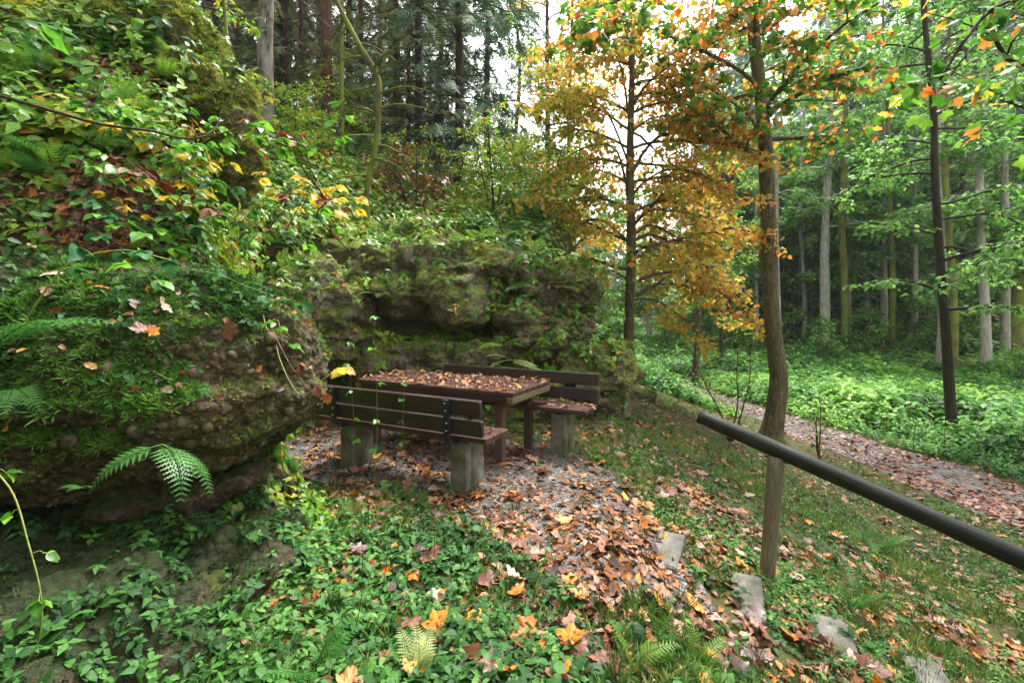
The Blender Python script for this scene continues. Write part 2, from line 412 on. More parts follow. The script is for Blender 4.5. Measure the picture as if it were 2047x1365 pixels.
M = {}
M['soil'] = ground_mat(); M['gravel'] = gravel_mat()
M['rock'] = rock_mat('conglomerate_rock', 26, 0.7, 0.8, ('#232c12', '#36411a', '#4d5824'), ('#352c20', '#52462f', '#685c42', '#807660')); M['rock_dark'] = rock_mat('dark_ledge_rock', 22, 0.65, 0.9, ('#1d2410', '#2c3416', '#424a20'), ('#2a231a', '#443929', '#5c503c', '#9a9484')); M['rock_far'] = rock_mat('outcrop_rock', 14, 0.6, 0.35, ('#3f4a1c', '#667228', '#8c943e'), ('#3c372f', '#67614f', '#87826f', '#b0ac9e'))  # ledge rock: mostly darker browns and greens than the boulder rock
M['pebble'] = pebble_mat()
M['concrete'] = stone_mat('concrete', '#48453b', '#6a665a', '#87837a', 7, 0.5, '#454a22', 0.6)
M['slab'] = stone_mat('stone_slab', '#47443f', '#65625c', '#837f78', 9, 0.5, '#4c4a30', 0.35)
M['plank'] = wood_mat('brown_plank', '#251818', '#3c2827', 0.42)
M['seat_plank'] = wood_mat('reddish_seat_plank', '#38231f', '#55372f', 0.4)
M['plank_end'] = wood_mat('mossy_plank', '#4e4632', '#6b6046', 0.6, '#5d6330', mossy=0.6)
M['leg_wood'] = wood_mat('brown_leg', '#3c2a22', '#5d4a3c', 0.6, '#55563a', (9, 9, 0.6))
M['metal'] = stone_mat('black_metal', '#15151a', '#1f2026', '#30323a', 20, 0.2, None, rough=0.45)
M['bolt'] = stone_mat('bolt_metal', '#8d9096', '#a5a8ac', '#c0c2c4', 20, 0.1, None, rough=0.35)
M['rail'] = wood_mat('weathered_rail', '#0c0e0c', '#24261f', 0.6, '#2c3020', (0.7, 12, 12), 0.6, 0.25, 0.8)
M['post'] = wood_mat('weathered_post', '#564e40', '#8c826e', 0.75, '#565a34', (14, 14, 0.8), 0.4, 0.3, 0.7)
M['moss'] = leaf_mat('moss_tufts', ['#20400f', '#3a661a', '#5a8826', '#80a636'], 0.35, 0.75)
M['moss_dark'] = leaf_mat('dark_moss', ['#1d2a0e', '#2f4216', '#465c1e', '#667628'], 0.3, 0.7)  # darkest moss greens, used on the ledge
M['moss_olive'] = leaf_mat('olive_moss', ['#48521c', '#707c28', '#959e3a', '#a8a048'], 0.3, 0.75)
M['litter'] = leaf_mat('dead_leaf_litter', ['#2e1a12', '#522c18', '#74421f', '#8a5430', '#a5714a', '#947560', '#b06a28', '#c8862e'], 0.18, 0.5, '#2e1c13')
M['litter_path'] = leaf_mat('red_path_litter', ['#3e1a10', '#642a18', '#7e3c20', '#93583a', '#a07a60'], 0.15, 0.5)
M['herb'] = leaf_mat('herb_leaves', ['#20431c', '#315c28', '#447632', '#5a8c3c', '#7aa048'], 0.38, 0.55, vscale=90, spec=0.3)
M['grass'] = leaf_mat('grass_blades', ['#2c4a1a', '#426824', '#608432', '#8c9a4c'], 0.35, 0.5)
M['nettle'] = leaf_mat('nettle_leaves', ['#2c5a1e', '#4c8a2a', '#6ea83a', '#98c652'], 0.42, 0.5, spec=0.35)
M['bank'] = leaf_mat('undergrowth_leaves', ['#2f5a1c', '#4f8424', '#75a52c', '#9cb436', '#b08a34', '#7a4326'], 0.42, 0.38)
M['bramble'] = leaf_mat('bramble_leaves', ['#3a6e22', '#5d9a2c', '#86bb38'], 0.45, 0.35, vscale=30)
M['bramble_dark'] = leaf_mat('dark_bramble_leaves', ['#2a5a34', '#3f7440', '#588a4c'], 0.3, 0.3, vscale=30)
M['bramble_yellow'] = leaf_mat('yellow_bramble_leaves', ['#c9a52c', '#dbb636', '#cfc24a'], 0.45, 0.4, vscale=30)
M['dead_brown'] = leaf_mat('withered_brown_leaves', ['#5a2c1c', '#7a3c22', '#94522e'], 0.2, 0.5, vscale=30)
M['fern'] = leaf_mat('fern_green', ['#356a2c', '#4c8638', '#6a9f46'], 0.4, 0.45, vscale=12)
M['fern_light'] = leaf_mat('fern_light_green', ['#57852c', '#7aa338', '#a0b84a'], 0.45, 0.5, vscale=12)
M['fern_pale'] = leaf_mat('fern_pale', ['#7f8a4a', '#9ca860', '#b4a86a'], 0.35, 0.6, vscale=12)
M['maple'] = leaf_mat('autumn_maple_leaves', ['#7a9e34', '#a8ac3c', '#ccb044', '#dca446', '#e08c40', '#c46838'], 0.6, 0.5, vscale=8, spec=0.3)
M['maple_orange'] = leaf_mat('orange_maple_leaves', ['#8fae38', '#d8b03c', '#ecaa40', '#ea8e3a', '#d87034'], 0.62, 0.5, vscale=8, spec=0.3)
M['maple_green'] = leaf_mat('green_maple_leaves', ['#3c6e22', '#548a2a', '#75a034'], 0.5, 0.42, vscale=8)
M['broad'] = leaf_mat('broadleaf_canopy', ['#3c6c2a', '#568e38', '#78aa48', '#a2c664'], 0.5, 0.5, vscale=3, spec=0.35)
M['beech'] = leaf_mat('beech_leaves', ['#4c8428', '#72a532', '#a0b43a', '#c4a83c'], 0.45, 0.42, vscale=6)
M['spruce'] = leaf_mat('spruce_needles', ['#284434', '#3e6042', '#587a50', '#789264'], 0.35, 0.55, vscale=3)
M['spruce_dull'] = leaf_mat('dull_spruce_needles', ['#58623a', '#7a8450', '#a0a66c'], 0.4, 0.6, vscale=3)
M['bark_dark'] = bark_mat('dark_mossy_bark', '#2a241b', '#75694f', '#545824', 0.5, 22, 0.6)
M['bark_grey'] = bark_mat('grey_bark', '#78746a', '#b4b0a6', '#747a40', 0.3, 12, 0.4)
M['bark_birch'] = bark_mat('rough_grey_bark', '#2f2a24', '#958e82', '#55582c', 0.25, 9)
M['bark_red'] = bark_mat('reddish_bark', '#3c2620', '#6a4a3c', '#4a4c2a', 0.2, 14)
M['bark_moss'] = bark_mat('mossy_bark', '#3a3420', '#6e663a', '#6b7426', 0.9, 12)
M['bark_sap'] = bark_mat('dark_bark', '#1f1a15', '#42392e', '#3f4522', 0.2, 16)
M['twig'] = bark_mat('twig_bark', '#33281d', '#5e4e3a', '#4f5628', 0.2, 30)
M['cane'] = leaf_mat('green_cane', ['#5d7a2c', '#7c8c3a', '#8a7a44'], 0.0, 0.5)
M['cane_brown'] = leaf_mat('brown_cane', ['#4a2e20', '#6a4630'], 0.0, 0.55)

# ------------------------------------------------------------------ leaf templates (base at origin, pointing +x, face +z)
def fan_leaf(outline, fold=0.10, droop=0.12, curl=0.0, wave=0.0, seed=0):
    """outline: list of (x, y>=0) from base to tip; mirrored; midrib points at the same x, sides lifted by fold"""
    o = np.array(outline, float); r = np.random.default_rng(seed)
    L = []; V = []; F = []
    n = len(o)
    mid = [(x, 0) for x, y in o]
    V = [(x, 0.0) for x, y in o]
    up = list(range(n)); lft = []; rgt = []
    for k, (x, y) in enumerate(o):
        if y > 1e-6: lft.append(len(V)); V.append((x, y)); rgt.append(len(V)); V.append((x, -y))
        else: lft.append(k); rgt.append(k)
    for k in range(n - 1):
        for side, sg in ((lft, 1), (rgt, -1)):
            a, b, c, d = k, k + 1, side[k + 1], side[k]
            for f in ((a, b, c), (a, c, d)):
                if len(set(f)) == 3: F.append(f if sg > 0 else f[::-1])
    V = np.array(V); x, y = V[:, 0], V[:, 1]
    z = fold * np.abs(y) * 2 - droop * x ** 2 + curl * y ** 2 + wave * r.normal(size=len(V)) * (np.abs(y) > 1e-6)
    return np.column_stack([V, z]), np.array(F)

OVATE = [(0, 0), (0.22, 0.27), (0.6, 0.25), (1.0, 0)]
OVATE4 = [(0, 0), (0.35, 0.28), (1.0, 0)]
LEAF6 = fan_leaf(OVATE); LEAF4 = fan_leaf(OVATE4)
TOOTH = [(0, 0), (0.04, 0.10), (0.10, 0.22), (0.16, 0.24), (0.22, 0.33), (0.30, 0.33), (0.37, 0.38), (0.45, 0.35), (0.53, 0.36), (0.61, 0.30), (0.70, 0.27), (0.78, 0.19), (0.88, 0.12), (1.0, 0)]
BIGLEAF = [fan_leaf(TOOTH, f, d, c, 0.012, s) for f, d, c, s in ((0.12, 0.18, 0, 1), (0.05, 0.3, -0.2, 2), (0.18, 0.1, 0, 3), (0.1, 0.45, -0.1, 4))]
DIAMOND = (np.array([(0, 0, 0), (0.45, 0.3, 0.03), (1, 0, -0.08), (0.45, -0.3, 0.03)], float), np.array([(0, 2, 1), (0, 3, 2)]))

def maple(n=13, seed=0, curl=0.0, deep=0.45, fold=0.0):
    """five pointed lobes, stalk at the origin; fan around the leaf centre"""
    r = np.random.default_rng(seed)
    lob = [(-2.25, 0.42), (-1.15, 0.72), (0.0, 0.78), (1.15, 0.72), (2.25, 0.42)]
    pts = []
    for k, (a, L) in enumerate(lob):
        L *= r.uniform(0.9, 1.1)
        if n > 12: pts += [(a - 0.36, L * 0.76), (a - 0.15, L * 0.84), (a, L), (a + 0.15, L * 0.84), (a + 0.36, L * 0.76)]
        else: pts += [(a, L)]
        if k < 4:
            a2 = (a + lob[k + 1][0]) / 2; pts.append((a2, (1.16 - deep) * 0.72 * r.uniform(0.85, 1.1)))
    pts.append((PI, 0.12))
    V = [(0.30, 0, 0)] + [(0.30 + math.cos(a) * L, math.sin(a) * L, 0) for a, L in pts]
    V = np.array(V); x, y = V[:, 0] - 0.3, V[:, 1]
    V[:, 2] = curl * (x * x + y * y) + fold * np.abs(y) + 0.045 * r.normal(size=len(V)) * (1 if curl else 0.5)
    m = len(pts)
    F = np.array([(0, 1 + k, 1 + (k + 1) % m) for k in range(m)])
    V[:, 0] += 0.0
    return V, F
MAPLE_HI = [maple(20, 1, 0.25), maple(20, 2, -0.2), maple(20, 3, 0.5), maple(20, 4, 0.1, 0.4, 0.3), maple(20, 5, -0.35)]
MAPLE_LO = [maple(9, 11, -0.15), maple(9, 12, 0.2), maple(9, 13, -0.3, 0.5)]
DEADLEAF = [fan_leaf([(0, 0), (0.25, 0.29), (0.66, 0.26), (1, 0)], f, d, c, 0.03, s) for f, d, c, s in ((0.25, 0.35, 0, 1), (-0.1, -0.4, 0.6, 2), (0.3, -0.3, 0.3, 3), (0.05, 0.1, 1.2, 4))]

def combine(parts):
    V = []; F = []; n = 0
    for (v, f), R, s, p in parts:
        V.append((v * s) @ np.asarray(R).T + np.asarray(p)); F.append(f + n); n += len(v)
    return np.concatenate(V), np.concatenate(F)

def Rz(a): return np.array(Matrix.Rotation(a, 3, 'Z'))
def Ry(a): return np.array(Matrix.Rotation(a, 3, 'Y'))

def herb_plant(pairs=3, h=0.9, leaf=LEAF6, seed=0, size=0.5, alt=False):
    r = np.random.default_rng(seed); ps = []
    for k in range(pairs):
        t = (k + 1) / pairs; sz = size * (1.05 - 0.45 * t)
        for s in (0, PI):
            ps.append((leaf, Rz(k * PI / 2 + s + r.normal() * 0.25) @ Ry(r.uniform(-0.1, 0.45)), sz * r.uniform(0.8, 1.2), (0, 0, h * t)))
    v, f = combine(ps)
    stem = np.array([(0.015, 0, 0), (-0.015, 0, 0), (0, 0.01, h)]); f2 = np.array([(0, 1, 2)])
    return np.concatenate([v, stem]), np.concatenate([f, f2 + len(v)])

def trefoil(seed=0, n=3, leaf=LEAF4, tilt=0.2):
    r = np.random.default_rng(seed)
    ps = [(leaf, Rz(2 * PI * k / n + r.normal() * 0.1) @ Ry(tilt), 0.5, (0, 0, 0.45)) for k in range(n)]
    v, f = combine(ps); stem = np.array([(0.012, 0, 0), (-0.012, 0, 0), (0, 0.01, 0.45)])
    return np.concatenate([v, stem]), np.concatenate([f, np.array([(0, 1, 2)]) + len(v)])

def tuft(nb=8, seed=0, wid=0.03, spread=0.5):
    r = np.random.default_rng(seed); V = []; F = []
    for k in range(nb):
        a = r.uniform(0, 2 * PI); h = r.uniform(0.55, 1.0); o = r.uniform(0.15, spread) * h
        d = np.array([math.cos(a), math.sin(a), 0]); s = np.array([-d[1], d[0], 0]) * wid
        b = d * 0.06 * r.uniform(0, 1); m = b + d * o * 0.35 + np.array([0, 0, h * 0.62]); t = b + d * o * 1.25 + np.array([0, 0, h * r.uniform(0.75, 1.0)])
        i = len(V); V += [b - s, b + s, m + s * 0.8, m - s * 0.8, t]; F += [(i, i + 1, i + 2), (i, i + 2, i + 3), (i + 3, i + 2, i + 4)]
    return np.array(V), np.array(F)

HERBS = [herb_plant(2, 0.6, LEAF6, 1, 0.6), herb_plant(3, 0.9, LEAF6, 2, 0.5), herb_plant(2, 0.45, LEAF6, 3, 0.7)]
TREFOILS = [trefoil(1), trefoil(2, 3, LEAF4, 0.05), trefoil(3, 4, LEAF4, 0.3)]
NETTLES = [herb_plant(4, 1.0, LEAF4, 11, 0.42), herb_plant(5, 1.0, LEAF4, 12, 0.36), herb_plant(3, 1.0, LEAF4, 13, 0.5)]
TUFTS = [tuft(9, k) for k in range(4)]
def spiky(nb, seed, wid, spread):
    r = np.random.default_rng(seed); V = []; F = []
    for k in range(nb):
        a = r.uniform(0, 2 * PI); h = r.uniform(0.5, 1.0); d = np.array([math.cos(a), math.sin(a), 0]); s = np.array([-d[1], d[0], 0]) * wid; b = d * 0.05
        i = len(V); V += [b - s, b + s, b + d * r.uniform(0.2, spread) * h + np.array([0, 0, h])]; F.append((i, i + 1, i + 2))
    return np.array(V), np.array(F)
MOSSES = [(lambda t: (t[0] * np.array([1, 1, 0.62]), t[1]))(spiky(10, 20 + k, 0.10, 1.3)) for k in range(3)]; THINTUFT = [spiky(9, 30 + k, 0.035, 0.7) for k in range(3)]
FARPLANT = [herb_plant(4, 1.0, DIAMOND, 41, 0.45), herb_plant(3, 0.9, DIAMOND, 42, 0.55), herb_plant(5, 1.0, DIAMOND, 43, 0.4)]
OCTA = (np.array([(1, 0, 0), (-1, 0, 0), (0, .8, 0), (0, -.8, 0), (0, 0, .6), (0, 0, -.6)], float), np.array([(0, 2, 4), (2, 1, 4), (1, 3, 4), (3, 0, 4), (2, 0, 5), (1, 2, 5), (3, 1, 5), (0, 3, 5)]))

# ------------------------------------------------------------------ ground sheet, gravel
def grid_lines(lo, hi, a, b, fine, grow):
    mid = list(np.arange(a, b + 1e-6, fine)); l = [a]; s = fine
    while l[-1] > lo: s *= grow; l.append(l[-1] - s)
    r = [mid[-1]]; s = fine
    while r[-1] < hi: s *= grow; r.append(r[-1] + s)
    return np.array(l[:0:-1] + mid + r[1:])

gx = grid_lines(-150, 150, -4.2, 4.5, 0.065, 1.10); gy = grid_lines(-60, 220, 1.4, 8.4, 0.065, 1.09)
X, Y = np.meshgrid(gx, gy)
Z = H(X, Y)
A = Acc(); ny, nx = X.shape
i = np.arange(ny - 1)[:, None] * nx + np.arange(nx - 1)[None, :]
A.add(np.stack([X, Y, Z], -1).reshape(-1, 3), quads=np.stack([i, i + 1, i + nx + 1, i + nx], -1).reshape(-1, 4))
A.obj('ground', M['soil'], kind='structure')

def strip(name, left, right, n, m, mat, lift=0.004, wob=0.06):
    left = smooth_path(left, n); right = smooth_path(right, n)
    k = np.linspace(0, 1, m)[None, :, None]
    p = left[:, None, :] * (1 - k) + right[:, None, :] * k
    x, y = p[..., 0], p[..., 1]
    e = (np.abs(k[..., 0] - 0.5) > 0.45)
    x = x + wob * n2(x, y, 1.6, 3, 9) * e
    A = Acc(); z = H(x, y) + lift
    i = np.arange(n - 1)[:, None] * m + np.arange(m - 1)[None, :]
    A.add(np.stack([x, y, z], -1).reshape(-1, 3), quads=np.stack([i, i + 1, i + m + 1, i + m], -1).reshape(-1, 4))
    return A.obj(name, mat, kind='structure')
PATH_L = [(6.6, -6), (6.45, 0), (6.15, 5.6), (6.05, 8), (5.95, 10), (5.75, 13), (5.0, 17), (3.0, 23)]
PATH_R = [(8.9, -6), (8.8, 0), (7.95, 6.5), (7.45, 8.7), (7.15, 10.6), (6.6, 13.6), (5.9, 17.5), (3.9, 23.6)]
strip('gravel_path', PATH_L, PATH_R, 160, 18, M['gravel'], 0.006)
PATCH_L = [(0.35, 2.45), (0.05, 2.9), (-0.35, 3.5), (-0.9, 4.0), (-2.0, 4.4), (-2.4, 5.0), (-2.3, 6.0)]
PATCH_R = [(1.15, 2.75), (1.1, 3.3), (1.05, 3.9), (1.0, 4.5), (0.6, 5.1), (-0.1, 5.7), (-0.8, 6.5)]
strip('gravel_patch', PATCH_L, PATCH_R, 90, 34, M['gravel'], 0.008, 0.15)

def in_strip(x, y, L, R, pad=0.0):
    L, R = smooth_path(L, 60), smooth_path(R, 60)
    poly = np.concatenate([L, R[::-1]]); c = np.zeros(len(x), bool)
    j = len(poly) - 1
    for i in range(len(poly)):
        xi, yi = poly[i]; xj, yj = poly[j]
        hit = ((yi > y) != (yj > y)) & (x < (xj - xi) * (y - yi) / (yj - yi + 1e-12) + xi)
        c ^= hit; j = i
    return c

# ------------------------------------------------------------------ rocks
def icosphere(sub):
    t = (1 + 5 ** 0.5) / 2
    v = unit(np.array([(-1, t, 0), (1, t, 0), (-1, -t, 0), (1, -t, 0), (0, -1, t), (0, 1, t), (0, -1, -t), (0, 1, -t), (t, 0, -1), (t, 0, 1), (-t, 0, -1), (-t, 0, 1)], float))
    f = np.array([(0, 11, 5), (0, 5, 1), (0, 1, 7), (0, 7, 10), (0, 10, 11), (1, 5, 9), (5, 11, 4), (11, 10, 2), (10, 7, 6), (7, 1, 8), (3, 9, 4), (3, 4, 2), (3, 2, 6), (3, 6, 8), (3, 8, 9), (4, 9, 5), (2, 4, 11), (6, 2, 10), (8, 6, 7), (9, 8, 1)])
    for _ in range(sub):
        e = np.sort(np.concatenate([f[:, [0, 1]], f[:, [1, 2]], f[:, [2, 0]]]), 1)
        u, inv = np.unique(e, axis=0, return_inverse=True); inv = inv.ravel()
        mid = unit(v[u].mean(1)); n = len(v); v = np.concatenate([v, mid]); k = len(f)
        a, b, c = n + inv[:k], n + inv[k:2 * k], n + inv[2 * k:]
        f = np.concatenate([np.stack([f[:, 0], a, c], 1), np.stack([f[:, 1], b, a], 1), np.stack([f[:, 2], c, b], 1), np.stack([a, b, c], 1)])
    return v, f
ICO = {k: icosphere(k) for k in (0, 1, 3, 5, 6)}

def rock_shape(c, r, sub=5, amp=0.16, freq=1.5, seed=0, sq=0.75, strata=0.05, fine=0.012, rotz=0.0, crag=0.0):
    v, f = ICO[sub]
    d = np.sign(v) * np.abs(v) ** sq; d = d / np.maximum(np.linalg.norm(d, axis=1, keepdims=True) ** 0.55, 1e-6)
    p = d * np.asarray(r) @ Rz(rotz).T
    w_ = p + np.asarray(c)
    n = unit(v / np.asarray(r)) @ Rz(rotz).T
    disp = amp * fbm(w_ * freq, 4, seed) + strata * fbm(w_ * np.array([0.7, 0.7, 6.0]), 2, seed + 5) + fine * fbm(w_ * 14, 3, seed + 9)
    rg_ = fbm(w_ * 2.6, 3, seed + 31); disp += crag * (0.35 - np.abs(rg_)) + crag * 0.5 * (0.3 - np.abs(fbm(w_ * np.array([3, 3, 9.0]), 2, seed + 37)))
    disp -= 0.10 * np.maximum(0, 0.12 - np.abs(fbm(w_ * 1.1, 2, seed + 21))) / 0.12 * amp * 4
    return w_ + n * disp[:, None], f

def vert_normals(v, f):
    fn = np.cross(v[f[:, 1]] - v[f[:, 0]], v[f[:, 2]] - v[f[:, 0]])
    n = np.zeros_like(v)
    for k in range(3): np.add.at(n, f[:, k], fn)
    return unit(n)

def sample_surface(v, f, n, rng=RNG):
    a = np.linalg.norm(np.cross(v[f[:, 1]] - v[f[:, 0]], v[f[:, 2]] - v[f[:, 0]]), axis=1)
    i = rng.choice(len(f), n, p=a / a.sum()); u = rng.uniform(size=(n, 2)); s = np.sqrt(u[:, :1])
    p = v[f[i, 0]] * (1 - s) + v[f[i, 1]] * s * (1 - u[:, 1:]) + v[f[i, 2]] * s * u[:, 1:]
    nn = unit(np.cross(v[f[i, 1]] - v[f[i, 0]], v[f[i, 2]] - v[f[i, 0]]))
    return p, nn

def moss_on(parent, v, f, n, size, mat, thr=0.0, seed=0, nmin=-0.1, freq=1.8, cond=None):
    p, nn = sample_surface(v, f, n)
    k = (nn[:, 2] > nmin) & (fbm(p * freq, 3, seed) + 0.55 * nn[:, 2] > thr) & (p[:, 2] > H(p[:, 0], p[:, 1]) - 0.05)
    if cond is not None: k &= cond(p, nn)
    p, nn = p[k], nn[k]
    A = Acc(); idx = RNG.integers(0, len(MOSSES), len(p))
    up = unit(nn + np.array([0, 0, 0.7]) + 0.3 * RNG.normal(size=p.shape)); ax = unit(np.cross(up, rnd_dir(len(p))))
    R = frames(ax, up); s = size * RNG.uniform(0.5, 1.3, len(p)) * (1 + 0.5 * np.clip(fbm(p * 3, 2, seed + 3), -0.8, 1))
    val = np.clip(0.5 + 0.35 * fbm(p * 2.5, 2, seed + 7) + 0.2 * RNG.normal(size=len(p)), 0, 1)
    for t in range(len(MOSSES)):
        j = idx == t; A.scatter(MOSSES[t], p[j] - nn[j] * 0.003, R[j], s[j], val[j])
    return A.obj('moss', mat, parent, kind='stuff')

def rock_thing(name, label, cat, pieces, mat, moss=None, group=None):
    base = np.mean([p[0] for p in pieces], 0)
    t = thing(name, label, cat, group=group); out = []
    for k, (c, r, kw) in enumerate(pieces):
        v, f = rock_shape(c, r, **kw); A = Acc(); A.add(v, tris=f)
        o = A.obj('rock_layer' if len(pieces) > 1 else 'rock', mat, t); out.append((v, f))
        if moss: moss_on(t, v, f, int(moss[0] * r[0] * (r[1] + r[2])), moss[1], moss[2], moss[3], 30 + k, moss[4] if len(moss) > 4 else -0.1)
    return t, out

BO, bo_s = rock_thing('boulder', 'big overhanging conglomerate boulder with moss on top, left foreground', 'boulder',
    [((-2.42, 3.0, 1.08), (1.22, 0.92, 0.66), dict(sub=6, sq=0.8, amp=0.11, freq=1.4, seed=3, strata=0.04, fine=0.02, crag=0.05))], M['rock'])
bv, bf = bo_s[0]
moss_on(BO, bv, bf, 62000, 0.046, M['moss'], -0.02, 41, -0.25, 1.9, lambda p, n: (p[:, 2] > 1.0 - 0.35 * np.clip(fbm(p * 3.1, 2, 6) + 0.5, 0, 1)) & (p[:, 1] < 3.6))
moss_on(BO, bv, bf, 22000, 0.028, M['moss_olive'], 0.10, 47, -0.2, 2.6, lambda p, n: (p[:, 2] > 0.6) & ((p[:, 2] < 1.2) | (p[:, 0] > -1.7)) & (p[:, 1] < 3.7))
# pebbles set in the conglomerate
def pebble_mesh(seed):
    v, f = ICO[1]; r = np.random.default_rng(seed)
    v = v * np.array([1, r.uniform(0.7, 0.95), r.uniform(0.55, 0.8)]) * (1 + 0.12 * fbm(v * 1.7, 2, seed))[:, None]
    A = Acc(); A.add(v, tris=f); return A.mesh('pebble', M['pebble'])
PEB = [pebble_mesh(k) for k in range(4)]
pp, pn = sample_surface(bv, bf, 16000)
k = (pp[:, 2] < 1.10 + 0.25 * (pp[:, 0] > -1.9)) & (pp[:, 2] > 0.38) & (pp[:, 1] < 3.25) & (pn[:, 2] < 0.35) & ((pn[:, 1] < 0.1) | (pn[:, 0] > 0.3)) & (fbm(pp * 1.5, 2, 77) + 0.6 * (pp[:, 0] + 2.0) > -0.25)
pp, pn = pp[k], pn[k]
keep = []; sizes = []
cell = {}
for i in range(len(pp)):                       # thin out so that pebbles do not overlap too much
    s = float(np.clip(RNG.lognormal(math.log(0.015), 0.55), 0.007, 0.042)); key = tuple((pp[i] / 0.06).astype(int)); ok = True
    for dx in (-1, 0, 1):
        for dy in (-1, 0, 1):
            for dz in (-1, 0, 1):
                for j in cell.get((key[0] + dx, key[1] + dy, key[2] + dz), ()):
                    if np.sum((pp[i] - pp[keep[j]]) ** 2) < (0.85 * (s + sizes[j])) ** 2: ok = False; break
                if not ok: break
            if not ok: break
        if not ok: break
    if ok: cell.setdefault(key, []).append(len(keep)); keep.append(i); sizes.append(s)
keep = np.array(keep); sizes = np.array(sizes); pp, pn = pp[keep], pn[keep]
pr = frames(np.cross(pn, rnd_dir(len(pn))), pn)
order = np.argsort(-sizes / pp[:, 1]); big = order[:300]; rest = order[300:]
for i in big:
    link('pebble', PEB[i % 4], BO, pp[i] - pn[i] * sizes[i] * 0.15, Matrix(pr[i].tolist()).to_euler(), float(sizes[i]))
A = Acc(); v, f = ICO[0]
A.scatter((v * np.array([1, 0.85, 0.65]), f), pp[rest] - pn[rest] * sizes[rest, None] * 0.15, pr[rest], sizes[rest], 0.5)
A.obj('small_pebbles', M['pebble'], BO, kind='stuff')

LR, lr_s = rock_thing('rock_ledge', 'low dark rock ledge under the overhanging boulder, bottom left corner', 'rock',
    [((-2.35, 2.25, 0.02), (1.25, 1.15, 0.42), dict(sub=5, amp=0.10, freq=1.8, seed=8, strata=0.03, fine=0.03, crag=0.10)),
     ((-2.75, 3.0, 0.45), (1.25, 0.62, 0.50), dict(sub=5, amp=0.12, freq=1.8, seed=9, strata=0.07, fine=0.03, crag=0.10))], M['rock_dark'])
moss_on(LR, *lr_s[0], 26000, 0.026, M['moss_dark'], 0.22, 55, -0.3, 2.0)
moss_on(LR, *lr_s[1], 9000, 0.024, M['moss_dark'], 0.2, 57, -0.3, 2.0)

p, nn = sample_surface(*lr_s[0], 7000)
k = (nn[:, 2] > 0.25) & (fbm(p * 2.2, 3, 66) + 0.9 * (p[:, 0] + 1.75) > -0.05); p, nn = p[k], nn[k]
A = Acc(); R = flat_frames(len(p), 0.3, RNG, unit(nn + [0, 0, 1.2])); idx = RNG.integers(0, 5, len(p)); S_ = RNG.uniform(0.06, 0.12, len(p)); rv = RNG.uniform(0, .75, len(p))
for t in range(5): j = idx == t; A.scatter((HERBS[:2] + TREFOILS)[t], p[j] - nn[j] * 0.01, R[j], S_[j], rv[j])
A.obj('ledge_herbs', M['herb'], kind='stuff', label='dark green clover-like leaves growing over the low rock ledge', category='herbs')
p, nn = sample_surface(bv, bf, 4000); k = (nn[:, 2] > -0.35) & (nn[:, 1] < 0.2) & (fbm(p * 2.6, 2, 88) > 0.36); p, nn = p[k], nn[k]
A = Acc(); R = flat_frames(len(p), 0.35, RNG, unit(nn + [0, 0, .6])); S_ = RNG.uniform(0.05, 0.09, len(p)); idx = RNG.integers(0, 3, len(p))
for t in range(3): j = idx == t; A.scatter(TREFOILS[t], p[j] - nn[j] * 0.01, R[j], S_[j], RNG.uniform(0.1, .8, j.sum()))
A.obj('clover_leaves', M['herb'], BO, kind='stuff')
p, nn = sample_surface(bv, bf, 900); k = (nn[:, 2] > 0.3) & (p[:, 1] < 3.3); p, nn = p[k], nn[k]; A = Acc(); R = flat_frames(len(p), 0.35, RNG, nn); idx = RNG.integers(0, 4, len(p)); S_ = RNG.uniform(0.03, 0.06, len(p))
for t in range(4): j = idx == t; A.scatter(DEADLEAF[t], p[j] + nn[j] * 0.02, R[j], S_[j], RNG.uniform(0, 1, j.sum()))
A.obj('boulder_litter', M['litter'], kind='stuff', label='small dead leaves caught in the moss of the big boulder', category='leaf litter')

FO, fo_s = rock_thing('rock_outcrop', 'layered mossy rock outcrop with dark crevices behind the far bench', 'rock',
    [((-1.15, 7.75, 1.92), (1.62, 1.10, 0.70), dict(sub=5, sq=0.95, amp=0.24, freq=1.3, seed=11, strata=0.12, fine=0.03, crag=0.14)),
     ((0.62, 7.35, 1.86), (0.64, 0.72, 0.36), dict(sub=5, sq=0.95, amp=0.14, freq=1.6, seed=12, strata=0.09, fine=0.03, crag=0.12)),
     ((0.42, 7.45, 1.18), (0.80, 0.70, 0.52), dict(sub=5, amp=0.16, freq=1.6, seed=13, strata=0.09, fine=0.03, crag=0.12)),
     ((1.12, 7.30, 0.45), (0.70, 0.80, 0.66), dict(sub=5, sq=0.95, amp=0.16, freq=1.5, seed=14, strata=0.09, fine=0.03, crag=0.12)),
     ((-1.05, 7.50, 0.70), (1.80, 0.85, 0.48), dict(sub=5, amp=0.14, freq=1.4, seed=15, strata=0.09, fine=0.03, crag=0.12)),
     ((0.2, 7.2, 0.22), (1.1, 0.75, 0.42), dict(sub=5, amp=0.12, freq=1.5, seed=17, strata=0.09, fine=0.03, crag=0.12)),
     ((-2.75, 7.0, 1.45), (0.75, 0.9, 0.75), dict(sub=5, amp=0.18, freq=1.4, seed=16, strata=0.09, fine=0.03, crag=0.12))],
    M['rock_far'], (4600, 0.062, M['moss_olive'], 0.25, -0.2))
